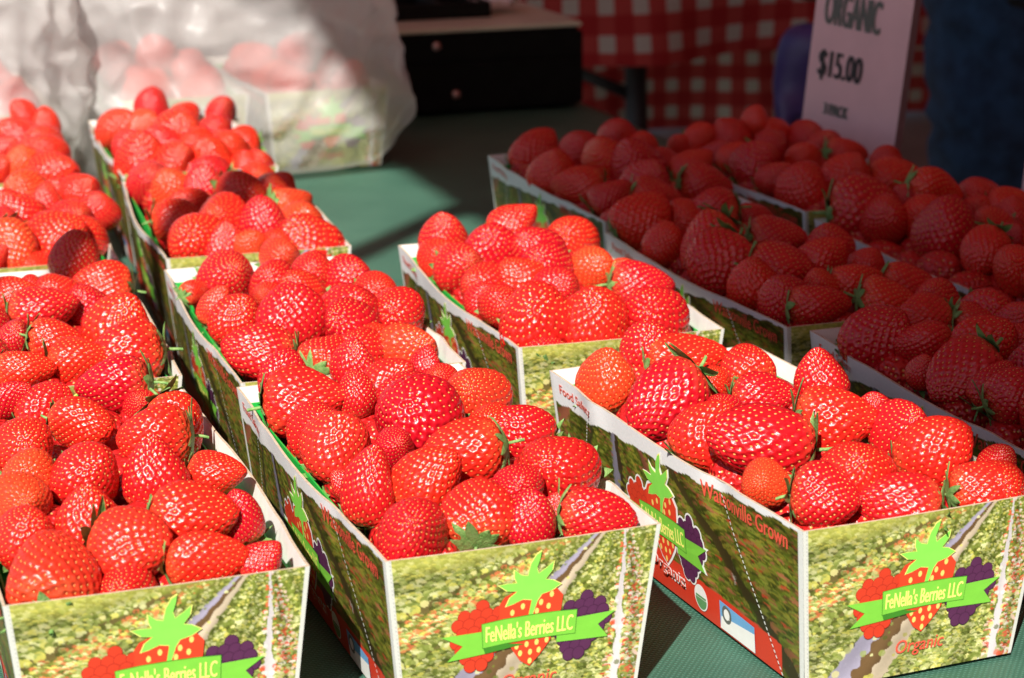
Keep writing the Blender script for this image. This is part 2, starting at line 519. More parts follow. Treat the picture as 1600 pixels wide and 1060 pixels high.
def side_surf(bow, sag, kink):
    def f(s, v, off=0.0):
        y = (L - TAP * v) - (L - 2 * TAP * v) * s
        e = math.sin(math.pi * s)
        kk = math.exp(-((s - 0.21) / 0.05) ** 2) - math.exp(-((s - 0.72) / 0.05) ** 2)
        b = bow * e * e * (1 - v) ** 0.7 + kink * kk * (1 - v)
        return (TAP * v - b - off, y, H * (1 - v) - sag * e * e * (1 - v))
    return f

def panel_mesh(name, surf, nu, nv, img, inward):
    """slab with a finely divided printed outer face"""
    verts = []
    for j in range(nv):
        for i in range(nu):
            verts.append(surf(i / (nu - 1), j / (nv - 1)))
    n0 = len(verts)
    iw = Vector(inward) * TH
    nb = 24
    for j in range(5):
        for i in range(nb):
            p = surf(i / (nb - 1), j / 4)
            verts.append((p[0] + iw.x, p[1] + iw.y, p[2]))
    faces, idx = [], []
    for j in range(nv - 1):
        for i in range(nu - 1):
            q = j * nu + i
            faces.append((q, q + nu, q + nu + 1, q + 1)); idx.append(0)
    for j in range(4):
        for i in range(nb - 1):
            q = n0 + j * nb + i
            faces.append((q, q + 1, q + nb + 1, q + nb)); idx.append(1)
    n1 = len(verts)
    # rim strips
    def strip(outs, ins, mi):
        nonlocal verts
        a = len(verts)
        verts += outs + ins
        m = len(outs)
        for i in range(m - 1):
            faces.append((a + i, a + i + 1, a + m + i + 1, a + m + i)); idx.append(mi)
    for vv in (0.0, 1.0):
        o = [surf(i / (nb - 1), vv) for i in range(nb)]
        strip(o, [(p[0] + iw.x, p[1] + iw.y, p[2]) for p in o], 2)
    for uu in (0.0, 1.0):
        o = [surf(uu, j / 8) for j in range(9)]
        strip(o, [(p[0] + iw.x, p[1] + iw.y, p[2]) for p in o], 1)
    me = mk(name, verts, faces, [M['print'], M['board'], M['kraft']], idx)
    at = me.color_attributes.new('print', 'FLOAT_COLOR', 'POINT')
    cols = np.ones((len(verts), 4), dtype=np.float32)
    cols[:n0, :3] = img.reshape(-1, 3)
    cols[n0:, :3] = 0.75
    at.data.foreach_set('color', cols.ravel())
    me.polygons.foreach_set('use_smooth', np.array([1 if k == 0 else 0 for k in idx], dtype=bool))
    return me

# flat pieces of print (logo, letters) that follow the cardboard
_fontcache = {}
def text_geo(s, shear=0.0):
    key = (s, shear)
    if key in _fontcache: return _fontcache[key]
    cu = bpy.data.curves.new('txt', 'FONT'); cu.body = s; cu.resolution_u = 3; cu.shear = shear
    ob = bpy.data.objects.new('txt', cu); col.objects.link(ob)
    bpy.context.view_layer.update()
    dg = bpy.context.evaluated_depsgraph_get()
    me = bpy.data.meshes.new_from_object(ob.evaluated_get(dg))
    vs = np.array([v.co[:2] for v in me.vertices]); fs = [tuple(p.vertices) for p in me.polygons]
    bpy.data.objects.remove(ob); bpy.data.curves.remove(cu); bpy.data.meshes.remove(me)
    lo, hi = vs.min(0), vs.max(0)
    vs = (vs - lo) / (hi - lo)
    _fontcache[key] = (vs, fs)
    return vs, fs

class Print:
    def __init__(s): s.v, s.f, s.m, s.mats = [], [], [], []
    def mi(s, mat):
        if mat not in s.mats: s.mats.append(mat)
        return s.mats.index(mat)
    def poly(s, pts, mat, lay):
        a = len(s.v)
        s.v += [(p[0], p[1], lay) for p in pts]
        s.f.append(tuple(range(a, a + len(pts)))); s.m.append(s.mi(mat))
    def disc(s, x, y, rx, ry, mat, lay, n=14):
        s.poly([(x + rx * math.cos(2 * math.pi * k / n), y - ry * math.sin(2 * math.pi * k / n)) for k in range(n)], mat, lay)
    def text(s, txt, a0, a1, v0, v1, mat, lay, slope=0.0, shear=0.0, bold=0.0):
        vs, fs = text_geo(txt, shear)
        reps = [(0, 0)] if not bold else [(-bold, 0), (bold, 0), (0, 0)]
        for q, (bx_, by_) in enumerate(reps):
            a = len(s.v)
            for x, y in vs:
                s.v.append((a0 + (a1 - a0) * x + bx_, v1 + (v0 - v1) * y + slope * x + by_, lay + 0.35 * q))
            for f in fs:
                s.f.append(tuple(a + i for i in f)); s.m.append(s.mi(mat))
    def mesh(s, name, surf, step=0.00012):
        vs = [surf(p[0], p[1], 0.00025 + p[2] * step) for p in s.v]
        return mk(name, vs, s.f, [M[m] for m in s.mats], s.m)

def logo(P, fx, outline=False, organic=True):
    """the berry emblem; fx maps emblem coordinates (front-panel fractions) to panel fractions"""
    sxx = fx(1, 0)[0] - fx(0, 0)[0]; syy = fx(0, 1)[1] - fx(0, 0)[1]
    asp = W / H                      # keep discs round on the panel
    def disc(x, y, r, mat, lay):
        a, b = fx(x, y); P.disc(a, b, r * sxx, r * syy * asp, mat, lay)
    def poly(pts, mat, lay):
        P.poly([fx(*p) for p in pts], mat, lay)
    rng = random.Random(4)
    rasp, blck = [], []
    for j in range(8):
        for i in range(5):
            x = -0.088 + i * 0.043 + (j % 2) * 0.0215; y = -0.19 + j * 0.054
            if (x / 0.105) ** 2 + (y / 0.20) ** 2 < 1.05:
                rasp.append((0.325 + x - 0.10 * y * 0.8, 0.515 + y * 0.93)); blck.append((0.725 + x * 0.92 + 0.10 * y * -0.9, 0.54 + y * 0.90))
    straw = [(0.40, 0.345), (0.42, 0.30), (0.46, 0.275), (0.52, 0.29), (0.575, 0.275), (0.62, 0.29), (0.645, 0.335), (0.64, 0.42), (0.625, 0.52), (0.60, 0.61), (0.565, 0.68), (0.525, 0.742), (0.485, 0.70), (0.45, 0.62), (0.42, 0.52), (0.40, 0.42)]
    leafp = [(0.505, 0.19), (0.515, 0.12), (0.535, 0.07), (0.552, 0.055), (0.548, 0.10), (0.538, 0.15), (0.545, 0.185), (0.575, 0.155), (0.60, 0.125), (0.596, 0.175), (0.572, 0.225), (0.60, 0.235), (0.632, 0.265), (0.60, 0.295), (0.56, 0.31), (0.545, 0.345),
             (0.525, 0.44), (0.512, 0.43), (0.523, 0.335), (0.49, 0.325), (0.455, 0.345), (0.425, 0.355), (0.44, 0.305), (0.468, 0.275), (0.43, 0.265), (0.398, 0.225), (0.43, 0.222), (0.465, 0.225), (0.455, 0.19), (0.455, 0.145), (0.48, 0.18)]
    tailL = [(0.178, 0.490), (0.345, 0.488), (0.345, 0.625), (0.195, 0.642), (0.258, 0.560)]
    tailR = [(0.70, 0.486), (0.862, 0.478), (0.795, 0.548), (0.842, 0.632), (0.63, 0.620), (0.63, 0.58)]
    band = [(0.333, 0.444), (0.42, 0.432), (0.52, 0.428), (0.62, 0.430), (0.703, 0.438), (0.703, 0.580), (0.62, 0.575), (0.52, 0.574), (0.42, 0.578), (0.337, 0.588)]
    foldL = [(0.337, 0.588), (0.42, 0.578), (0.50, 0.60), (0.345, 0.625)]
    if outline:
        for (x, y) in rasp + blck: disc(x, y, 0.034, 'p_white', 0)
        def grow(pts, g):
            cx = sum(p[0] for p in pts) / len(pts); cy = sum(p[1] for p in pts) / len(pts)
            o = []
            for x, y in pts:
                d = math.hypot(x - cx, (y - cy) / asp) or 1
                o.append((x + (x - cx) / d * g, y + (y - cy) / d * g))
            return o
        for pts in (straw, leafp, tailL, tailR): poly(grow(pts, 0.012), 'p_white', 0.5)
    for nm, cl in (('rasp', rasp), ('black', blck)):
        for q, (x, y) in enumerate(cl):
            disc(x, y, 0.0265, 'p_%s_edge' % nm, 1 + 0.02 * q)
            disc(x, y, 0.0242, 'p_' + nm, 1.01 + 0.02 * q)
    poly(straw, 'p_berry_red', 3)
    for (x, y) in [(0.49, 0.37), (0.56, 0.36), (0.60, 0.32), (0.45, 0.40), (0.545, 0.41), (0.59, 0.39), (0.47, 0.61), (0.51, 0.605), (0.55, 0.60), (0.59, 0.595), (0.485, 0.655), (0.525, 0.655), (0.56, 0.65), (0.525, 0.71)]:
        a, b = fx(x, y); P.disc(a, b, 0.0085 * sxx, 0.019 * syy, 'p_seed_print', 3.6, 10)
    poly([(0.52 + (x - 0.52) * 1.05, 0.25 + (y - 0.25) * 1.05) for x, y in leafp], 'p_yellow', 4)
    poly(leafp, 'p_leafprint', 4.6)
    poly(tailL, 'p_ribbon', 4.2); poly(tailR, 'p_ribbon', 4.2); poly(foldL, 'p_ribbon_edge', 4.8)
    poly([(0.518 + (x - 0.518) * 1.012, 0.507 + (y - 0.507) * 1.05) for x, y in band], 'p_ribbon_edge', 5)
    poly(band, 'p_ribbon', 5.6)
    a0, v0 = fx(0.348, 0.458); a1, v1 = fx(0.690, 0.556)
    P.text("FeNella's Berries LLC", a0, a1, v0, v1, 'p_yellow', 6.4, bold=0.0011)
    if organic:
        a0, v0 = fx(0.415, 0.775); a1, v1 = fx(0.640, 0.885)
        P.text('Organic', a0, a1, v0, v1, 'p_text_red', 2.6, shear=0.12, bold=0.0008)

# meshes shared by all baskets
NU, NV = 280, 180
img = paint_field(NU, NV, 5)
rngp = np.random.default_rng(3)
uu = np.linspace(0, 1, NU)[None, :]; vv = np.linspace(0, 1, NV)[:, None]
edge = (uu < 0.018 + 0.0 * vv) | (uu > 0.985)
img[np.broadcast_to(edge, (NV, NU))] = (0.62, 0.62, 0.58)
crease = (np.abs(uu - 0.014) < 0.003) & (np.sin(vv * 260) > 0.2)
img[np.broadcast_to(crease, (NV, NU))] = (0.42, 0.42, 0.40)
ME_FRONT = panel_mesh('front_panel', front_surf, NU, NV, img, (0, 1, 0))
P = Print(); logo(P, lambda x, y: (x, y)); ME_FLOGO = P.mesh('printed_emblem', front_surf)

SU, SV = 340, 120
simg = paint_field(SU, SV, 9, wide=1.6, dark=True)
s_ = np.linspace(0, 1, SU)[None, :]; v_ = np.linspace(0, 1, SV)[:, None]
low = np.interp(s_, [0, 0.05, 0.22, 0.3, 0.49, 0.66, 0.8, 1.0], [0.19, 0.20, 0.165, 0.135, 0.105, 0.075, 0.045, 0.02]) + 0.012 * np.sin(s_ * 60) * np.sin(s_ * 23)
strip_m = np.broadcast_to(v_ < low, (SV, SU)); simg[strip_m] = (0.80, 0.80, 0.81)
redlow = np.interp(s_, [0, 0.3, 0.6, 0.92, 1], [0.70, 0.73, 0.76, 0.80, 0.81])
red_m = np.broadcast_to((v_ > redlow) & (s_ < 0.922) & (s_ > 0.03), (SV, SU)); simg[red_m] = (0.62, 0.045, 0.02)
pale_m = np.broadcast_to(((s_ > 0.985) | (s_ < 0.012)), (SV, SU)); simg[pale_m] = (0.74, 0.74, 0.72)
SIDES = []
for (bow, sag, kink) in ((0.0034, 0.0018, 0.0010), (0.0014, 0.0022, 0.0020), (0.0046, 0.0030, 0.0006)):
    sf = side_surf(bow, sag, kink)
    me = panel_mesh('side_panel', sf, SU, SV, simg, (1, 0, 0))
    P = Print()
    kz = 1.10
    logo(P, lambda x, y: (0.488 + (x - 0.52) * W * kz / L, 0.47 + (y - 0.44) * kz), outline=True, organic=False)
    P.text('Organic', 0.42, 0.565, 0.77, 0.87, 'p_white', 7, slope=0.03, shear=0.1, bold=0.0012)
    P.text('Organic', 0.42, 0.565, 0.77, 0.87, 'p_text_red', 10.5, slope=0.03, shear=0.1, bold=0.0003)
    prints = [('printed_emblem', P.mesh('printed_emblem', sf))]
    P = Print(); P.text('Food Safety', 0.045, 0.205, 0.055, 0.135, 'p_text_red', 1, bold=0.0006); prints.append(('lettering', P.mesh('lettering', sf)))
    P = Print(); P.text('Watsonville Grown', 0.655, 0.952, 0.045, 0.150, 'p_text_red', 1, slope=0.015, bold=0.0010); prints.append(('lettering', P.mesh('lettering', sf)))
    P = Print(); P.text('.com', 0.50, 0.56, 0.83, 0.90, 'p_white', 1); prints.append(('lettering', P.mesh('lettering', sf)))
    P = Print(); P.disc(0.622, 0.878, 0.026, 0.088, 'p_white', 1, 24)
    P.poly([(0.622 + 0.022 * math.cos(t), 0.884 - 0.072 * math.sin(t)) for t in [math.pi * (1 + q / 12) for q in range(13)]], 'p_seal_green', 1.6)
    P.poly([(0.602, 0.865), (0.642, 0.865), (0.642, 0.880), (0.602, 0.880)], 'p_seal_green', 1.6)
    prints.append(('printed_seal', P.mesh('printed_seal', sf)))
    P = Print(); P.poly([(0.695, 0.80), (0.827, 0.815), (0.827, 0.985), (0.695, 0.985)], 'p_sky_blue', 1)
    P.poly([(0.70, 0.90), (0.827, 0.86), (0.827, 0.985), (0.695, 0.985)], 'p_white', 1.4)
    P.disc(0.722, 0.868, 0.018, 0.060, 'p_ink_grey', 2, 18)
    P.disc(0.722, 0.868, 0.011, 0.036, 'p_white', 2.4, 18)
    prints.append(('printed_badge', P.mesh('printed_badge', sf)))
    for (sa, va, sb, vb) in ((0.213, 0.05, 0.07, 0.99), (0.72, 0.045, 0.936, 0.99)):
        P = Print()
        n = 34
        for q in range(n):
            t0, t1 = q / n, (q + 0.58) / n
            p0 = (sa + (sb - sa) * t0, va + (vb - va) * t0); p1 = (sa + (sb - sa) * t1, va + (vb - va) * t1)
            w_ = 0.0019
            P.poly([(p0[0] - w_, p0[1]), (p0[0] + w_, p0[1]), (p1[0] + w_, p1[1]), (p1[0] - w_, p1[1])], 'p_white', 9)
        prints.append(('perforation', P.mesh('perforation', sf)))
    SIDES.append((me, prints))

def liner_mesh():
    """thin green inner tray, open at the top"""
    vs, fs = [], []
    def ring(z, ins):
        t = TAP * (1 - z / H) + ins
        a = len(vs)
        for (x, y) in ((t, t), (W - t, t), (W - t, L - t), (t, L - t)): vs.append((x, y, z))
        return a
    rings = [ring(0.0035, 0.0032), ring(H - 0.0075, 0.0032), ring(H - 0.0075, 0.0040), ring(0.0045, 0.0040)]
    fs.append((3, 2, 1, 0))
    for a, b in zip(rings, rings[1:]):
        for q in range(4): fs.append((a + q, a + (q + 1) % 4, b + (q + 1) % 4, b + q))
    r = rings[-1]; fs.append((r, r + 1, r + 2, r + 3))
    return mk('liner', vs, fs, [M['liner']])
ME_LINER = liner_mesh()
bmb = bmesh.new(); bm_box(bmb, TAP + .0015, W - TAP - .0015, TAP + .0015, L - TAP - .0015, 0.0008, 0.0026)
ME_BASE = bpy.data.meshes.new('base_panel'); bmb.to_mesh(ME_BASE); bmb.free(); ME_BASE.materials.append(M['board'])

def basket(x, y, rz, label, var):
    r = empty('berry_basket', (x, y, 0.0012), rz)
    tag(r, label, 'basket', 'printed cardboard berry baskets')
    for flip in (0, 1):
        loc, rot = ((0, 0, 0), 0.0) if not flip else ((W, L, 0), math.pi)
        nm = 'front_panel' if not flip else 'back_panel'
        p = mesh_obj(nm, ME_FRONT, r); p.location = loc; p.rotation_euler = (0, 0, rot)
        mesh_obj('printed_emblem', ME_FLOGO, p)
        me, prints = SIDES[(var + flip) % 3]
        p = mesh_obj('side_panel', me, r); p.location = loc; p.rotation_euler = (0, 0, rot)
        for nm, pm in prints:
            o = mesh_obj(nm, pm, p)
            if nm == 'perforation': o['kind'] = 'stuff'
    mesh_obj('base_panel', ME_BASE, r)
    mesh_obj('liner', ME_LINER, r)
    return r

BASKETS = {
 'M1': (0.0345, 0.0218, 0.028, 'printed strawberry basket, frontmost of the middle column', 0),
 'R1': (0.1987, -0.0026, 0.0739, 'printed strawberry basket at front right, frontmost in full sun on the right', 1),
 'M2': (0.0307, 0.2779, -0.0199, 'printed strawberry basket, second from the front in the middle column', 0),
 'M3': (0.0415, 0.5554, -0.0441, 'printed strawberry basket, third from the front in the middle column', 2),
 'M4': (0.0560, 0.8291, -0.0393, 'printed strawberry basket touching the large plastic bag, rearmost of the middle column', 1),
 'R2': (0.1787, 0.2917, -0.0213, 'sunlit printed strawberry basket standing alone behind the front right one', 2),
 'L1': (-0.1087, 0.0258, 0.0135, 'printed strawberry basket at front left with a pale orange berry', 1),
 'L2': (-0.1088, 0.3041, -0.0279, 'printed strawberry basket, second from the front in the left column', 0),
 'L3': (-0.1005, 0.5656, 0.0, 'printed strawberry basket, third from the front in the left column', 1),
 'L4': (-0.0880, 0.8320, -0.01, 'printed strawberry basket, rearmost of the left column by the small bag', 0),
 'A1': (0.3346, 0.0206, 0.0, 'shaded strawberry basket nearest the camera at the right edge', 1),
 'A2': (0.3260, 0.2802, 0.0351, 'shaded strawberry basket in the middle of the nearer shaded column', 0),
 'A3': (0.3285, 0.5600, -0.0015, 'shaded strawberry basket standing rearmost left, before the black cash drawer', 1),
 'B1': (0.4592, 0.2701, 0.0, 'shaded strawberry basket in the far right column with a lavender rim', 1),
 'B2': (0.4634, 0.5423, 0.0036, 'shaded strawberry basket standing right before the pink price sign', 0),
 'P1': (0.1050, 1.1700, -0.02, 'strawberry basket inside the large plastic bag, left of two', 0),
 'P2': (0.2350, 1.1650, 0.03, 'strawberry basket inside the large plastic bag, right of two', 1),
 'P3': (-0.0700, 1.1300, 0.02, 'strawberry basket inside the small plastic bag at the left edge', 1),
}
for key, (x, y, rz, lab, var) in BASKETS.items():
    basket(x, y, rz, lab, var)

# ------------------------------------------------------------------ strawberries
def ico(sub):
    bm = bmesh.new(); bmesh.ops.create_icosphere(bm, subdivisions=sub, radius=1.0)
    v = np.array([p.co[:] for p in bm.verts]); f = [tuple(q.index for q in p.verts) for p in bm.faces]
    bm.free()
    return v, f
ICO_V, ICO_F = ico(6)
def shape(p, kind, rng):
    """unit sphere -> berry body; +z is the tip"""
    x, y, z = p[:, 0].copy(), p[:, 1].copy(), p[:, 2].copy()
    con, pw, flat, bend, dent = kind
    t = (z + 1) / 2
    g = 1 - con * t ** pw
    x *= g * flat; y *= g
    z = z - 0.0
    rad = np.hypot(p[:, 0], p[:, 1])
    z = np.where(p[:, 2] < -0.55, z + dent * np.clip((-p[:, 2] - 0.55) / 0.45, 0, 1) ** 1.5, z)
    x = x + bend * z * z
    ph = rng.random(6) * 6.28
    az = np.arctan2(p[:, 1], p[:, 0])
    lump = 1 + 0.045 * np.sin(2 * az + ph[0] + 1.5 * p[:, 2]) + 0.045 * np.sin(3 * az + ph[1] + p[:, 2]) + 0.04 * np.sin(3.1 * p[:, 2] + ph[2] + az)
    nrm = 1.0 / max((1 - con * ((q_ + 1) / 2) ** pw) * math.sqrt(1 - q_ * q_) for q_ in np.linspace(-0.95, 0.95, 60))
    lump = lump * nrm
    return np.stack([x * lump, y * lump, z * (1 + 0.02 * np.sin(2 * az + ph[3]))], 1)
KINDS = [(0.38, 1.6, 0.97, 0.04, 0.16), (0.28, 2.2, 0.92, -0.05, 0.14), (0.50, 1.4, 0.95, 0.08, 0.18), (0.20, 2.6, 1.0, 0.0, 0.12),
         (0.42, 1.8, 0.82, 0.06, 0.15), (0.33, 1.3, 1.04, -0.08, 0.2), (0.55, 1.9, 1.02, 0.03, 0.16), (0.25, 1.8, 0.88, 0.1, 0.14)]
FLESH, SEEDS = [], []
sv, sf_ = ico(1)
for ki, kind in enumerate(KINDS):
    rng = np.random.default_rng(100 + ki)
    n = 330
    i = np.arange(n) + 0.5
    zz = 1 - 2 * i / n
    keep = zz > -0.88
    th = i * math.pi * (3 - math.sqrt(5)) + ki
    S = np.stack([np.sqrt(1 - zz * zz) * np.cos(th), np.sqrt(1 - zz * zz) * np.sin(th), zz], 1)[keep]
    S += rng.normal(0, 0.016, S.shape); S /= np.linalg.norm(S, axis=1)[:, None]
    # dimple depth at every vertex from its nearest seed
    dots = ICO_V @ S.T
    near = dots.max(1)
    d = np.sqrt(np.maximum(0, 2 - 2 * near))
    body = shape(ICO_V, kind, np.random.default_rng(200 + ki))
    disp = -0.050 * np.exp(-(d / 0.082) ** 2) + 0.010 * np.clip(d / 0.12, 0, 1)
    body = body * (1 + disp)[:, None]
    me = mk('flesh', body, ICO_F, [M['flesh']], smooth=True)
    FLESH.append(me)
    cen = shape(S, kind, np.random.default_rng(200 + ki))
    nv_, nf_ = [], []
    for c, s0 in zip(cen, S):
        nrm = Vector(s0).normalized()
        up = Vector((0, 0, 1)); tz = (up - nrm * up.dot(nrm))
        tz = tz.normalized() if tz.length > 1e-3 else Vector((1, 0, 0))
        tx = tz.cross(nrm)
        a = len(nv_)
        base = Vector(c) * 0.962
        for q in sv:
            nv_.append(base + tx * (q[0] * 0.019) + tz * (q[1] * 0.030) + nrm * (q[2] * 0.018))
        nf_ += [tuple(a + k for k in f) for f in sf_]
    SEEDS.append(mk('seeds', nv_, nf_, [M['seed']], smooth=True))

def calyx_mesh(seed):
    rng = random.Random(seed)
    vs, fs = [], []
    n = 10
    for q in range(n):
        a0 = 2 * math.pi * q / n + rng.uniform(-0.2, 0.2)
        ln = rng.uniform(0.65, 1.1); wd = rng.uniform(0.13, 0.2); lift = rng.uniform(-0.35, 0.25)
        m = 6
        b = len(vs)
        for k_ in range(m + 1):
            t = k_ / m
            r = 0.06 + ln * t
            w = wd * (math.sin(math.pi * min(1, t * 0.85 + 0.15)) ** 0.8) * (1 if k_ < m else 0.02)
            zc = -0.86 + 0.10 * t - 0.55 * lift * t * t - 0.04
            for s in (-1, 0, 1):
                rr = r
                x = rr * math.cos(a0) - s * w * math.sin(a0); y = rr * math.sin(a0) + s * w * math.cos(a0)
                vs.append((x, y, zc - (0.035 if s == 0 else 0.0)))
        for k_ in range(m):
            for s in (0, 1):
                p = b + k_ * 3 + s
                fs.append((p, p + 1, p + 4, p + 3))
    # stalk
    b = len(vs)
    for k_ in range(4):
        z = -0.86 - 0.14 * k_
        for q in range(6):
            t = 2 * math.pi * q / 6
            vs.append((0.05 * math.cos(t) + 0.03 * k_ * k_ * 0.4, 0.05 * math.sin(t), z))
    for k_ in range(3):
        for q in range(6):
            fs.append((b + k_ * 6 + q, b + k_ * 6 + (q + 1) % 6, b + k_ * 6 + 6 + (q + 1) % 6, b + k_ * 6 + 6 + q))
    return mk('calyx', vs, fs, [M['leaf']], smooth=True)
CALYX = [calyx_mesh(s) for s in range(4)]

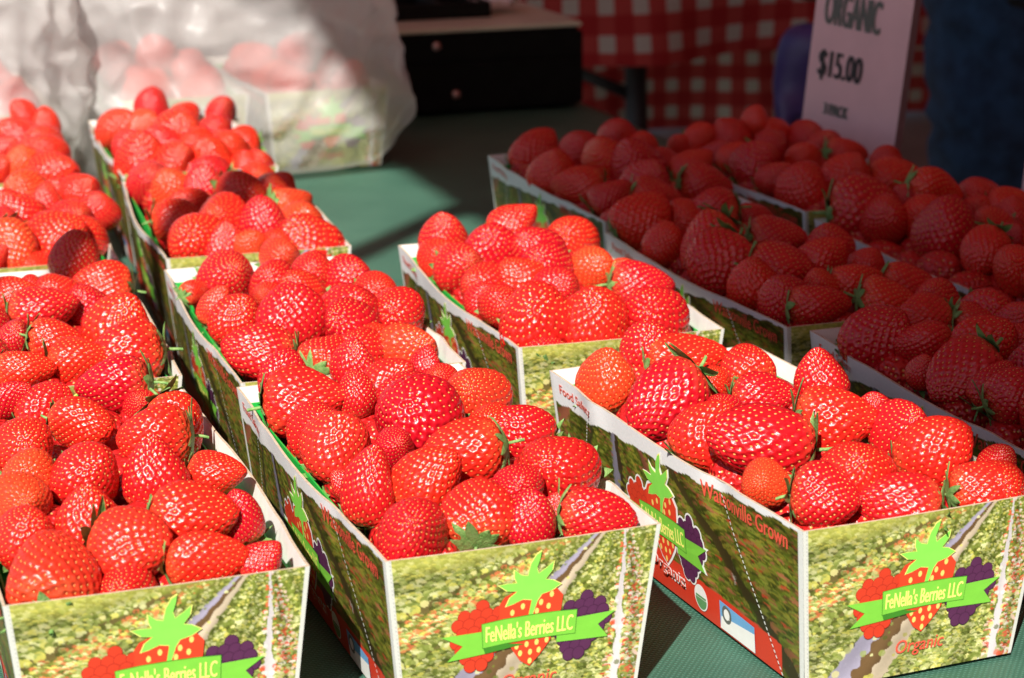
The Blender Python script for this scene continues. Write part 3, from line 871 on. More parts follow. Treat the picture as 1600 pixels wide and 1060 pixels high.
BERRIES = [  # basket, x, y, z, radius, aspect, axis x, y, z (towards the tip), orange?, label
('L1',-0.0882,0.0466,0.0752,0.0185,1.09,0.14,0.80,0.59,1,'orange-tinged strawberry, leftmost in the front row of the front left basket'),
('L1',-0.0621,0.0412,0.0674,0.0126,1.07,-0.30,-0.81,0.51,0,'red strawberry, second from left in the front row of the front left basket'),
('L1',-0.0306,0.0447,0.0755,0.0125,1.40,0.95,-0.26,0.18,0,'red strawberry, third from left in the front row of the front left basket'),
('L1',-0.0093,0.0418,0.0735,0.0089,1.17,0.59,-0.22,0.78,0,'red strawberry, rightmost in the front row of the front left basket'),
('L1',-0.0938,0.0846,0.0785,0.0135,1.11,0.31,-0.59,0.74,0,'red strawberry, leftmost in the second row of the front left basket'),
('L1',-0.0687,0.0853,0.0815,0.0153,1.11,-0.01,-0.09,1.00,0,'red strawberry, second from left in the second row of the front left basket'),
('L1',-0.0569,0.0577,0.0795,0.0169,1.04,0.71,-0.70,0.02,1,'orange-tinged strawberry, third from left in the second row of the front left basket'),
('L1',-0.0299,0.0776,0.0815,0.0139,1.40,0.95,-0.28,0.10,0,'red strawberry, fourth from left in the second row of the front left basket'),
('L1',-0.0090,0.0816,0.0775,0.0099,1.24,-0.26,0.00,0.97,0,'red strawberry, rightmost in the second row of the front left basket'),
('L1',-0.0915,0.1184,0.0805,0.0135,1.12,0.10,-0.92,0.38,1,'orange-tinged strawberry, leftmost in the third row of the front left basket'),
('L1',-0.0627,0.1360,0.0835,0.0158,1.01,0.33,-0.82,0.46,0,'red strawberry, second from left in the third row of the front left basket'),
('L1',-0.0351,0.1335,0.0825,0.0145,1.17,0.03,0.02,1.00,0,'red strawberry, third from left in the third row of the front left basket'),
('L1',-0.0087,0.1354,0.0785,0.0107,1.30,0.81,-0.58,0.08,0,'red strawberry, rightmost in the third row of the front left basket'),
('L1',-0.0828,0.1883,0.0815,0.0146,1.00,0.10,-0.81,0.58,0,'red strawberry, leftmost in the fourth row of the front left basket'),
('L1',-0.0841,0.1468,0.0815,0.0129,1.08,-0.25,-0.76,0.60,1,'orange-tinged strawberry, second from left in the fourth row of the front left basket'),
('L1',-0.0544,0.2138,0.0825,0.0130,1.29,0.79,-0.61,-0.02,0,'red strawberry, third from left in the fourth row of the front left basket'),
('L1',-0.0255,0.1848,0.0815,0.0148,1.20,-1.00,0.10,0.02,0,'red strawberry, fourth from left in the fourth row of the front left basket'),
('L1',-0.0120,0.2106,0.0785,0.0152,1.12,0.37,-0.67,-0.64,0,'red strawberry, rightmost in the fourth row of the front left basket'),
('L1',-0.0811,0.2671,0.0814,0.0099,1.27,0.77,-0.30,0.56,0,'red strawberry, leftmost in the back row of the front left basket'),
('L1',-0.0648,0.2640,0.0756,0.0149,1.03,0.70,-0.23,0.68,0,'red strawberry, second from left in the back row of the front left basket'),
('L1',-0.0316,0.2646,0.0842,0.0140,1.40,-0.95,0.30,-0.05,0,'red strawberry, third from left in the back row of the front left basket'),
('L1',-0.0221,0.2460,0.0775,0.0096,1.12,-0.25,-0.75,0.62,0,'red strawberry, rightmost in the back row of the front left basket'),
('L2',-0.0854,0.3496,0.0785,0.0135,1.03,-0.71,-0.49,0.51,0,'red strawberry, leftmost in the front row of the second left basket'),
('L2',-0.0683,0.3268,0.0775,0.0118,1.40,0.95,-0.30,0.06,0,'red strawberry, second from left in the front row of the second left basket'),
('L2',-0.0402,0.3336,0.0785,0.0127,1.40,0.92,-0.34,0.19,0,'red strawberry, third from left in the front row of the second left basket'),
('L2',-0.0164,0.3362,0.0785,0.0168,1.35,-1.00,0.00,-0.03,0,'red strawberry, rightmost in the front row of the second left basket'),
('L2',-0.0784,0.4126,0.0815,0.0122,1.13,-0.22,-0.24,0.95,0,'red strawberry, leftmost in the second row of the second left basket'),
('L2',-0.0676,0.3760,0.0815,0.0111,1.06,0.24,-0.64,0.73,0,'red strawberry, second from left in the second row of the second left basket'),
('L2',-0.0484,0.3611,0.0825,0.0116,1.40,0.92,-0.35,-0.16,0,'red strawberry, third from left in the second row of the second left basket'),
('L2',-0.0139,0.3734,0.0815,0.0211,1.05,0.24,-0.41,0.88,0,'red strawberry, rightmost in the second row of the second left basket'),
('L2',-0.0479,0.4203,0.0835,0.0149,1.40,0.95,-0.26,0.17,0,'red strawberry, leftmost in the third row of the second left basket'),
('L2',-0.0359,0.4580,0.0825,0.0128,1.04,-0.62,-0.56,0.54,0,'red strawberry, second from left in the third row of the second left basket'),
('L2',-0.0225,0.4300,0.0815,0.0126,1.09,-0.43,-0.19,0.88,0,'red strawberry, rightmost in the third row of the second left basket'),
('L2',-0.0591,0.4628,0.0825,0.0111,1.40,0.87,-0.49,0.08,0,'red strawberry, leftmost in the back row of the second left basket'),
('L2',-0.0476,0.4756,0.0825,0.0086,1.02,-0.49,-0.75,0.45,0,'red strawberry, second from left in the back row of the second left basket'),
('L2',-0.0159,0.5383,0.0825,0.0166,1.12,0.06,-0.02,1.00,0,'red strawberry, third from left in the back row of the second left basket'),
('L2',-0.0054,0.4854,0.0785,0.0141,1.31,-0.96,0.18,0.22,0,'red strawberry, rightmost in the back row of the second left basket'),
('L3',-0.0588,0.5814,0.0767,0.0099,1.27,0.70,-0.25,0.67,0,'red strawberry, leftmost in the front row of the third left basket'),
('L3',-0.0460,0.5936,0.0792,0.0186,1.08,0.49,-0.72,-0.49,1,'orange-tinged strawberry, second from left in the front row of the third left basket'),
('L3',-0.0348,0.6157,0.0805,0.0114,1.07,-0.72,-0.32,0.62,1,'orange-tinged strawberry, third from left in the front row of the third left basket'),
('L3',-0.0339,0.5785,0.0692,0.0124,1.07,-0.45,-0.73,0.51,0,'red strawberry, fourth from left in the front row of the third left basket'),
('L3',-0.0160,0.6054,0.0795,0.0197,1.05,0.62,-0.63,0.47,0,'red strawberry, rightmost in the front row of the third left basket'),
('L3',-0.0454,0.6527,0.0825,0.0129,1.11,0.25,-0.87,0.42,0,'red strawberry, leftmost in the second row of the third left basket'),
('L3',0.0009,0.6686,0.0785,0.0148,1.13,0.15,-0.91,0.39,0,'red strawberry, second from left in the second row of the third left basket'),
('L3',-0.0001,0.6180,0.0785,0.0159,1.14,-0.41,-0.42,0.81,0,'red strawberry, third from left in the second row of the third left basket'),
('L3',0.0182,0.6794,0.0815,0.0144,1.03,0.00,-0.45,0.89,0,'red strawberry, rightmost in the second row of the third left basket'),
('L3',-0.0345,0.6795,0.0835,0.0179,1.05,-0.56,-0.06,0.83,0,'red strawberry, leftmost in the back row of the third left basket'),
('L3',-0.0201,0.7688,0.0805,0.0168,1.03,-0.64,-0.55,0.54,1,'orange-tinged strawberry, second from left in the back row of the third left basket'),
('L3',-0.0093,0.7278,0.0805,0.0123,1.13,0.08,-0.02,1.00,0,'red strawberry, third from left in the back row of the third left basket'),
('L3',0.0011,0.7541,0.0773,0.0145,1.08,0.04,-0.55,0.83,0,'red strawberry, fourth from left in the back row of the third left basket'),
('L3',0.0162,0.7410,0.0816,0.0150,1.11,0.33,-0.72,0.61,0,'red strawberry, rightmost in the back row of the third left basket'),
('M1',0.0510,0.0412,0.0765,0.0169,1.11,-0.24,-0.68,0.70,0,'red strawberry, leftmost in the front row of the front middle basket'),
('M1',0.0995,0.0412,0.0770,0.0118,1.13,-0.05,-0.10,0.99,0,'red strawberry, second from left in the front row of the front middle basket'),
('M1',0.1126,0.0467,0.0760,0.0079,1.17,0.14,-0.01,0.99,0,'red strawberry, third from left in the front row of the front middle basket'),
('M1',0.1267,0.0393,0.0755,0.0125,1.40,0.94,-0.34,-0.10,0,'red strawberry, rightmost in the front row of the front middle basket'),
('M1',0.0471,0.0932,0.0795,0.0140,1.36,0.10,-0.06,0.99,0,'red strawberry, leftmost in the second row of the front middle basket'),
('M1',0.0710,0.0878,0.0815,0.0140,1.30,0.64,-0.35,0.69,0,'red strawberry, second from left in the second row of the front middle basket'),
('M1',0.0803,0.0487,0.0785,0.0158,1.03,0.30,0.74,0.59,0,'red strawberry, third from left in the second row of the front middle basket'),
('M1',0.1037,0.0684,0.0805,0.0116,1.08,-0.19,-0.79,0.59,0,'red strawberry, fourth from left in the second row of the front middle basket'),
('M1',0.1260,0.0824,0.0805,0.0177,1.07,-0.61,-0.62,0.49,0,'red strawberry, rightmost in the second row of the front middle basket'),
('M1',0.0406,0.1111,0.0765,0.0065,1.11,-0.63,0.13,0.76,0,'red strawberry, leftmost in the third row of the front middle basket'),
('M1',0.0690,0.1323,0.0825,0.0098,1.10,-0.01,-0.90,0.44,0,'red strawberry, second from left in the third row of the front middle basket'),
('M1',0.0952,0.1137,0.0835,0.0145,1.40,-0.95,0.26,-0.18,0,'red strawberry, third from left in the third row of the front middle basket'),
('M1',0.1302,0.1438,0.0785,0.0151,1.06,-0.82,-0.08,0.57,0,'red strawberry, rightmost in the third row of the front middle basket'),
('M1',0.0457,0.1772,0.0795,0.0145,1.01,-0.06,-0.87,0.49,0,'red strawberry, leftmost in the fourth row of the front middle basket'),
('M1',0.0476,0.1528,0.0785,0.0167,1.05,0.09,-0.39,0.92,1,'orange-tinged strawberry, second from left in the fourth row of the front middle basket'),
('M1',0.0887,0.1615,0.0845,0.0208,1.04,-0.56,-0.58,0.60,0,'red strawberry, third from left in the fourth row of the front middle basket'),
('M1',0.1176,0.1483,0.0815,0.0113,1.06,-0.27,-0.79,0.54,0,'red strawberry, rightmost in the fourth row of the front middle basket'),
('M1',0.0496,0.2216,0.0795,0.0165,1.35,0.88,-0.44,0.17,0,'red strawberry, leftmost in the fifth row of the front middle basket'),
('M1',0.0737,0.2148,0.0818,0.0109,1.17,0.07,0.02,1.00,0,'red strawberry, second from left in the fifth row of the front middle basket'),
('M1',0.0908,0.2222,0.0821,0.0153,1.08,0.54,-0.34,0.77,0,'red strawberry, third from left in the fifth row of the front middle basket'),
('M1',0.0940,0.1971,0.0835,0.0147,1.07,-0.81,-0.06,0.58,0,'red strawberry, fourth from left in the fifth row of the front middle basket'),
('M1',0.1277,0.2006,0.0795,0.0166,1.10,-0.35,-0.78,0.51,1,'orange-tinged strawberry, rightmost in the fifth row of the front middle basket'),
('M1',0.0489,0.2610,0.0792,0.0133,1.20,0.17,-0.00,0.99,0,'red strawberry, leftmost in the back row of the front middle basket'),
('M1',0.0840,0.2617,0.0823,0.0134,1.13,-0.07,-0.28,0.96,0,'red strawberry, second from left in the back row of the front middle basket'),
('M1',0.1217,0.2660,0.0785,0.0091,1.09,0.14,0.01,0.99,0,'red strawberry, third from left in the back row of the front middle basket'),
('M1',0.1223,0.2404,0.0775,0.0089,1.06,-0.48,-0.67,0.56,0,'red strawberry, rightmost in the back row of the front middle basket'),
('M2',0.0790,0.2973,0.0778,0.0136,1.12,0.74,0.54,0.39,0,'red strawberry, leftmost in the front row of the second middle basket'),
('M2',0.0967,0.3001,0.0773,0.0140,1.08,-0.38,-0.56,0.74,0,'red strawberry, second from left in the front row of the second middle basket'),
('M2',0.1092,0.3106,0.0783,0.0118,1.03,-0.31,-0.78,0.54,0,'red strawberry, third from left in the front row of the second middle basket'),
('M2',0.1215,0.2944,0.0765,0.0168,1.12,0.46,-0.74,0.50,1,'orange-tinged strawberry, rightmost in the front row of the second middle basket'),
('M2',0.0497,0.3187,0.0775,0.0149,1.40,-0.93,0.29,0.21,0,'red strawberry, leftmost in the second row of the second middle basket'),
('M2',0.1053,0.3555,0.0830,0.0184,1.09,0.18,-0.76,0.63,0,'red strawberry, second from left in the second row of the second middle basket'),
('M2',0.1003,0.3330,0.0829,0.0177,1.08,-0.57,-0.56,0.60,0,'red strawberry, third from left in the second row of the second middle basket'),
('M2',0.1311,0.3538,0.0795,0.0173,1.01,-0.46,-0.76,0.46,0,'red strawberry, rightmost in the second row of the second middle basket'),
('M2',0.0496,0.3789,0.0795,0.0160,1.00,0.30,-0.54,0.79,0,'red strawberry, leftmost in the third row of the second middle basket'),
('M2',0.0736,0.4120,0.0825,0.0093,1.10,-0.52,-0.72,0.46,0,'red strawberry, second from left in the third row of the second middle basket'),
('M2',0.0752,0.3576,0.0835,0.0191,1.03,0.01,0.07,1.00,0,'red strawberry, third from left in the third row of the second middle basket'),
('M2',0.0925,0.4126,0.0835,0.0132,1.12,-0.63,-0.31,0.71,0,'red strawberry, rightmost in the third row of the second middle basket'),
('M2',0.0454,0.4149,0.0785,0.0097,1.37,0.45,-0.08,0.89,1,'orange-tinged strawberry, leftmost in the fourth row of the second middle basket'),
('M2',0.0815,0.4330,0.0835,0.0155,1.01,-0.41,-0.57,0.71,0,'red strawberry, second from left in the fourth row of the second middle basket'),
('M2',0.1275,0.4442,0.0805,0.0150,1.04,0.20,-0.82,0.53,0,'red strawberry, third from left in the fourth row of the second middle basket'),
('M2',0.1356,0.4126,0.0785,0.0129,1.02,0.23,-0.87,0.43,0,'red strawberry, rightmost in the fourth row of the second middle basket'),
('M2',0.0418,0.4614,0.0765,0.0074,1.40,0.90,0.41,0.13,0,'red strawberry, leftmost in the back row of the second middle basket'),
('M2',0.0626,0.4704,0.0805,0.0172,1.08,0.13,-0.81,0.57,0,'red strawberry, second from left in the back row of the second middle basket'),
('M2',0.1023,0.5071,0.0805,0.0137,1.11,0.09,-0.86,0.50,1,'orange-tinged strawberry, third from left in the back row of the second middle basket'),
('M2',0.1096,0.4539,0.0825,0.0137,1.11,-0.09,-0.82,0.57,0,'red strawberry, rightmost in the back row of the second middle basket'),
('M4',0.1135,0.8422,0.0663,0.0157,1.12,-0.58,-0.37,0.72,0,'red strawberry, leftmost in the front row of the rearmost middle basket'),
('M4',0.1324,0.8413,0.0646,0.0157,1.01,-0.25,-0.69,0.68,0,'red strawberry, second from left in the front row of the rearmost middle basket'),
('M4',0.1493,0.8388,0.0731,0.0133,1.01,-0.18,-0.33,0.93,0,'red strawberry, third from left in the front row of the rearmost middle basket'),
('M4',0.1590,0.8402,0.0734,0.0133,1.12,-0.08,-0.73,0.68,0,'red strawberry, rightmost in the front row of the rearmost middle basket'),
('M4',0.0759,0.8599,0.0785,0.0217,1.08,0.32,-0.38,0.87,0,'red strawberry, leftmost in the second row of the rearmost middle basket'),
('M4',0.0804,0.8440,0.0677,0.0156,1.10,-0.55,-0.75,0.36,0,'red strawberry, second from left in the second row of the rearmost middle basket'),
('M4',0.0974,0.8455,0.0788,0.0186,1.09,0.28,-0.69,0.67,0,'red strawberry, third from left in the second row of the rearmost middle basket'),
('M4',0.1254,0.8476,0.0778,0.0186,1.12,-0.43,-0.37,0.82,0,'red strawberry, rightmost in the second row of the rearmost middle basket'),
('M4',0.0989,0.9014,0.0825,0.0161,1.10,-0.78,-0.13,0.61,0,'red strawberry, leftmost in the third row of the rearmost middle basket'),
('M4',0.1221,0.8809,0.0825,0.0160,1.03,-0.56,-0.55,0.62,0,'red strawberry, second from left in the third row of the rearmost middle basket'),
('M4',0.1430,0.8686,0.0805,0.0172,1.04,-0.07,-0.81,0.58,0,'red strawberry, third from left in the third row of the rearmost middle basket'),
('M4',0.1607,0.9068,0.0785,0.0144,1.02,-0.89,-0.35,0.30,0,'red strawberry, rightmost in the third row of the rearmost middle basket'),
('M4',0.0766,0.9216,0.0795,0.0137,1.03,0.13,-0.70,0.71,0,'red strawberry, leftmost in the fourth row of the rearmost middle basket'),
('M4',0.0975,0.9867,0.0825,0.0149,1.11,0.52,-0.56,0.64,1,'orange-tinged strawberry, second from left in the fourth row of the rearmost middle basket'),
('M4',0.1157,0.9296,0.0845,0.0214,1.03,0.27,-0.59,0.76,0,'red strawberry, third from left in the fourth row of the rearmost middle basket'),
('M4',0.1435,0.9287,0.0825,0.0177,1.06,0.13,-0.88,0.46,0,'red strawberry, rightmost in the fourth row of the rearmost middle basket'),
('M4',0.0794,0.9964,0.0804,0.0188,1.09,0.39,-0.72,0.57,1,'orange-tinged strawberry, leftmost in the back row of the rearmost middle basket'),
('M4',0.1150,1.0469,0.0905,0.0147,1.05,0.03,-0.21,0.98,0,'red strawberry, second from left in the back row of the rearmost middle basket'),
('M4',0.1418,1.0620,0.0755,0.0156,1.02,-0.39,-0.70,0.60,0,'red strawberry, third from left in the back row of the rearmost middle basket'),
('M4',0.1716,1.0447,0.0805,0.0159,1.05,-0.00,-0.63,0.77,0,'red strawberry, rightmost in the back row of the rearmost middle basket'),
('M3',0.0825,0.5741,0.0767,0.0152,1.01,0.00,-0.21,0.98,0,'red strawberry, leftmost in the front row of the third middle basket'),
('M3',0.0951,0.5671,0.0744,0.0131,1.13,0.03,-0.82,0.57,1,'orange-tinged strawberry, second from left in the front row of the third middle basket'),
('M3',0.1114,0.5654,0.0743,0.0126,1.04,-0.02,-0.76,0.65,0,'red strawberry, third from left in the front row of the third middle basket'),
('M3',0.1335,0.5714,0.0724,0.0220,1.06,-0.56,-0.20,0.81,0,'red strawberry, rightmost in the front row of the third middle basket'),
('M3',0.0654,0.5865,0.0770,0.0208,1.02,-0.43,-0.69,0.58,0,'red strawberry, leftmost in the second row of the third middle basket'),
('M3',0.0875,0.6143,0.0825,0.0187,1.02,-0.42,-0.78,0.46,0,'red strawberry, second from left in the second row of the third middle basket'),
('M3',0.1115,0.6004,0.0815,0.0165,1.13,0.16,-0.01,0.99,0,'red strawberry, third from left in the second row of the third middle basket'),
('M3',0.1367,0.6052,0.0795,0.0157,1.02,0.19,-0.77,0.61,1,'orange-tinged strawberry, rightmost in the second row of the third middle basket'),
('M3',0.0642,0.6465,0.0795,0.0153,1.23,0.87,-0.47,0.13,0,'red strawberry, leftmost in the third row of the third middle basket'),
('M3',0.0771,0.6683,0.0815,0.0139,1.12,-0.76,-0.35,0.55,0,'red strawberry, second from left in the third row of the third middle basket'),
('M3',0.1467,0.6792,0.0775,0.0137,1.31,0.93,0.36,-0.02,1,'orange-tinged strawberry, rightmost in the third row of the third middle basket'),
('M3',0.0762,0.7292,0.0815,0.0162,1.11,-0.50,-0.42,0.76,1,'orange-tinged strawberry, leftmost in the fourth row of the third middle basket'),
('M3',0.0955,0.7211,0.0825,0.0156,1.17,0.06,0.01,1.00,0,'red strawberry, second from left in the fourth row of the third middle basket'),
('M3',0.1155,0.6904,0.0835,0.0175,1.06,0.51,-0.86,0.02,0,'red strawberry, third from left in the fourth row of the third middle basket'),
('M3',0.1372,0.6975,0.0815,0.0155,1.08,-0.03,-0.63,0.78,0,'red strawberry, rightmost in the fourth row of the third middle basket'),
('M3',0.0706,0.7907,0.0761,0.0179,1.09,0.06,-0.83,0.55,0,'red strawberry, leftmost in the back row of the third middle basket'),
('M3',0.1117,0.7757,0.0815,0.0144,1.12,-0.79,-0.24,0.57,0,'red strawberry, second from left in the back row of the third middle basket'),
('M3',0.1462,0.7829,0.0755,0.0134,1.06,-0.06,-0.93,0.37,0,'red strawberry, third from left in the back row of the third middle basket'),
('M3',0.1528,0.7338,0.0775,0.0119,1.06,0.41,-0.47,0.78,0,'red strawberry, rightmost in the back row of the third middle basket'),
('R1',0.2214,0.0255,0.0776,0.0153,1.00,0.84,-0.53,0.06,0,'red strawberry, leftmost in the front row of the front right sunlit basket'),
('R1',0.2523,0.0181,0.0726,0.0142,1.40,-0.93,0.35,0.13,0,'red strawberry, second from left in the front row of the front right sunlit basket'),
('R1',0.2910,0.0185,0.0745,0.0117,1.40,0.95,-0.28,0.13,0,'red strawberry, third from left in the front row of the front right sunlit basket'),
('R1',0.2983,0.0207,0.0726,0.0134,1.11,-0.04,-0.88,0.46,0,'red strawberry, rightmost in the front row of the front right sunlit basket'),
('R1',0.2065,0.0511,0.0765,0.0106,1.02,-0.55,-0.75,0.37,1,'orange-tinged strawberry, leftmost in the second row of the front right sunlit basket'),
('R1',0.2407,0.0361,0.0803,0.0173,1.04,-0.22,-0.62,0.75,0,'red strawberry, second from left in the second row of the front right sunlit basket'),
('R1',0.2883,0.0829,0.0805,0.0156,1.09,0.13,-0.69,0.71,0,'red strawberry, third from left in the second row of the front right sunlit basket'),
('R1',0.2880,0.0547,0.0795,0.0161,1.21,0.65,-0.41,0.64,0,'red strawberry, fourth from left in the second row of the front right sunlit basket'),
('R1',0.3081,0.0346,0.0785,0.0090,1.10,0.27,-0.44,0.86,0,'red strawberry, rightmost in the second row of the front right sunlit basket'),
('R1',0.2078,0.1120,0.0795,0.0175,1.03,0.49,-0.24,0.84,0,'red strawberry, leftmost in the third row of the front right sunlit basket'),
('R1',0.2210,0.0844,0.0825,0.0186,1.40,-0.97,0.10,0.21,0,'red strawberry, second from left in the third row of the front right sunlit basket'),
('R1',0.2641,0.1006,0.0835,0.0164,1.24,0.87,-0.49,0.06,0,'red strawberry, third from left in the third row of the front right sunlit basket'),
('R1',0.2927,0.1177,0.0785,0.0113,1.02,-0.10,-0.22,0.97,0,'red strawberry, rightmost in the third row of the front right sunlit basket'),
('R1',0.2080,0.1583,0.0815,0.0192,1.21,-0.79,-0.28,-0.54,0,'red strawberry, leftmost in the fourth row of the front right sunlit basket'),
('R1',0.2350,0.1731,0.0825,0.0100,1.08,-0.14,-0.84,0.53,0,'red strawberry, second from left in the fourth row of the front right sunlit basket'),
('R1',0.2253,0.1359,0.0815,0.0090,1.10,-0.60,-0.58,0.56,0,'red strawberry, third from left in the fourth row of the front right sunlit basket'),
('R1',0.2475,0.1420,0.0835,0.0120,1.38,0.89,-0.43,0.16,0,'red strawberry, fourth from left in the fourth row of the front right sunlit basket'),
('R1',0.2923,0.1725,0.0805,0.0136,1.11,-0.13,0.03,0.99,0,'red strawberry, rightmost in the fourth row of the front right sunlit basket'),
('R1',0.1993,0.2167,0.0765,0.0168,1.01,0.04,-0.21,0.98,1,'orange-tinged strawberry, leftmost in the back row of the front right sunlit basket'),
('R1',0.2303,0.2363,0.0821,0.0171,1.01,-0.02,-0.28,0.96,0,'red strawberry, second from left in the back row of the front right sunlit basket'),
('R1',0.2421,0.2215,0.0794,0.0161,1.40,0.95,-0.27,0.15,0,'red strawberry, third from left in the back row of the front right sunlit basket'),
('R1',0.2641,0.1949,0.0815,0.0140,1.12,0.18,0.79,0.59,0,'red strawberry, rightmost in the back row of the front right sunlit basket'),
('R2',0.2005,0.3218,0.0775,0.0241,1.03,-0.18,-0.71,0.68,0,'red strawberry, leftmost in the front row of the second right sunlit basket'),
('R2',0.1986,0.3038,0.0671,0.0113,1.08,0.44,0.69,0.57,0,'red strawberry, second from left in the front row of the second right sunlit basket'),
('R2',0.2282,0.3109,0.0785,0.0200,1.10,-0.13,-0.37,0.92,0,'red strawberry, third from left in the front row of the second right sunlit basket'),
('R2',0.2632,0.3124,0.0775,0.0202,1.07,-0.35,-0.70,0.62,0,'red strawberry, rightmost in the front row of the second right sunlit basket'),
('R2',0.1927,0.3941,0.0735,0.0116,1.10,0.01,-0.59,0.81,0,'red strawberry, leftmost in the second row of the second right sunlit basket'),
('R2',0.1934,0.3650,0.0785,0.0135,1.03,-0.03,-0.86,0.50,0,'red strawberry, second from left in the second row of the second right sunlit basket'),
('R2',0.2287,0.3723,0.0825,0.0132,1.08,0.25,-0.83,0.49,0,'red strawberry, third from left in the second row of the second right sunlit basket'),
('R2',0.2799,0.3760,0.0795,0.0143,1.40,0.95,-0.32,-0.03,0,'red strawberry, rightmost in the second row of the second right sunlit basket'),
('R2',0.1959,0.4057,0.0794,0.0156,1.00,-0.77,-0.42,0.48,0,'red strawberry, leftmost in the third row of the second right sunlit basket'),
('R2',0.2176,0.4006,0.0825,0.0144,1.08,-0.83,-0.06,0.55,0,'red strawberry, second from left in the third row of the second right sunlit basket'),
('R2',0.2649,0.4133,0.0815,0.0138,1.10,0.27,-0.81,0.51,1,'orange-tinged strawberry, third from left in the third row of the second right sunlit basket'),
('R2',0.2816,0.4063,0.0785,0.0111,1.09,-0.38,-0.41,0.83,1,'orange-tinged strawberry, rightmost in the third row of the second right sunlit basket'),
('R2',0.1984,0.4542,0.0795,0.0158,1.11,0.15,-0.88,0.45,0,'red strawberry, leftmost in the fourth row of the second right sunlit basket'),
('R2',0.2228,0.4709,0.0825,0.0179,1.13,-0.05,-0.52,0.85,0,'red strawberry, second from left in the fourth row of the second right sunlit basket'),
('R2',0.2461,0.4576,0.0835,0.0174,1.10,-0.67,-0.31,0.67,0,'red strawberry, third from left in the fourth row of the second right sunlit basket'),
('R2',0.2376,0.4148,0.0835,0.0168,1.06,-0.49,-0.48,0.73,0,'red strawberry, rightmost in the fourth row of the second right sunlit basket'),
('R2',0.1960,0.4874,0.0775,0.0134,1.09,0.18,-0.74,0.65,0,'red strawberry, leftmost in the back row of the second right sunlit basket'),
('R2',0.2097,0.5285,0.0796,0.0162,1.14,-0.14,-0.36,0.92,0,'red strawberry, second from left in the back row of the second right sunlit basket'),
('R2',0.2528,0.5208,0.0865,0.0138,1.34,0.72,-0.24,0.65,0,'red strawberry, third from left in the back row of the second right sunlit basket'),
('R2',0.2813,0.4938,0.0785,0.0177,1.11,-0.45,-0.57,0.69,0,'red strawberry, rightmost in the back row of the second right sunlit basket'),
('A3',0.3510,0.6072,0.0795,0.0139,1.25,0.73,-0.28,0.62,0,'red strawberry, leftmost in the front row of the rear left shaded basket'),
('A3',0.3408,0.5723,0.0702,0.0111,1.04,0.15,-0.62,0.77,0,'red strawberry, second from left in the front row of the rear left shaded basket'),
('A3',0.3817,0.6207,0.0832,0.0194,1.14,0.06,-0.59,0.80,0,'red strawberry, third from left in the front row of the rear left shaded basket'),
('A3',0.3786,0.5983,0.0807,0.0135,1.40,0.94,-0.33,-0.06,0,'red strawberry, rightmost in the front row of the rear left shaded basket'),
('A3',0.3459,0.6557,0.0795,0.0145,1.40,-0.94,0.33,0.05,0,'red strawberry, leftmost in the second row of the rear left shaded basket'),
('A3',0.3985,0.6807,0.0835,0.0218,1.09,-0.29,-0.44,0.85,0,'red strawberry, second from left in the second row of the rear left shaded basket'),
('A3',0.4362,0.6686,0.0835,0.0136,1.35,0.72,-0.25,0.65,0,'red strawberry, third from left in the second row of the rear left shaded basket'),
('A3',0.4263,0.6249,0.0795,0.0149,1.40,0.92,-0.35,-0.17,0,'red strawberry, rightmost in the second row of the rear left shaded basket'),
('A3',0.3454,0.7062,0.0795,0.0181,1.07,-0.07,-0.40,0.91,0,'red strawberry, leftmost in the third row of the rear left shaded basket'),
('A3',0.3849,0.7061,0.0845,0.0210,1.08,-0.28,-0.62,0.73,0,'red strawberry, second from left in the third row of the rear left shaded basket'),
('A3',0.4290,0.7027,0.0785,0.0145,1.13,-0.73,-0.34,0.59,0,'red strawberry, rightmost in the third row of the rear left shaded basket'),
('A3',0.3596,0.7909,0.0775,0.0179,1.28,0.60,-0.18,0.78,0,'red strawberry, leftmost in the back row of the rear left shaded basket'),
('A3',0.3833,0.7577,0.0825,0.0176,1.11,-0.16,-0.70,0.70,0,'red strawberry, second from left in the back row of the rear left shaded basket'),
('A3',0.4267,0.7886,0.0835,0.0192,1.00,-0.15,-0.79,0.59,0,'red strawberry, third from left in the back row of the rear left shaded basket'),
('A3',0.4361,0.7665,0.0805,0.0133,1.12,-0.21,-0.66,0.72,0,'red strawberry, rightmost in the back row of the rear left shaded basket'),
('A2',0.3425,0.3212,0.0783,0.0157,1.03,-0.38,-0.39,0.84,0,'red strawberry, leftmost in the front row of the middle shaded basket'),
('A2',0.3557,0.3061,0.0776,0.0139,1.40,0.95,-0.30,0.04,0,'red strawberry, second from left in the front row of the middle shaded basket'),
('A2',0.3980,0.3044,0.0765,0.0137,1.40,0.92,-0.35,-0.17,0,'red strawberry, third from left in the front row of the middle shaded basket'),
('A2',0.4253,0.2997,0.0738,0.0158,1.04,-0.56,-0.44,0.70,0,'red strawberry, rightmost in the front row of the middle shaded basket'),
('A2',0.3421,0.3589,0.0795,0.0165,1.05,-0.19,-0.29,0.94,0,'red strawberry, leftmost in the second row of the middle shaded basket'),
('A2',0.3701,0.3319,0.0805,0.0120,1.11,-0.49,-0.22,0.85,0,'red strawberry, second from left in the second row of the middle shaded basket'),
('A2',0.3919,0.3321,0.0815,0.0121,1.40,0.95,-0.26,0.17,0,'red strawberry, third from left in the second row of the middle shaded basket'),
('A2',0.4228,0.3274,0.0775,0.0135,1.40,0.93,-0.35,-0.15,0,'red strawberry, rightmost in the second row of the middle shaded basket'),
('A2',0.3410,0.4040,0.0805,0.0207,1.07,-0.73,-0.40,-0.55,0,'red strawberry, leftmost in the third row of the middle shaded basket'),
('A2',0.3652,0.3736,0.0825,0.0155,1.31,0.87,-0.50,-0.03,0,'red strawberry, second from left in the third row of the middle shaded basket'),
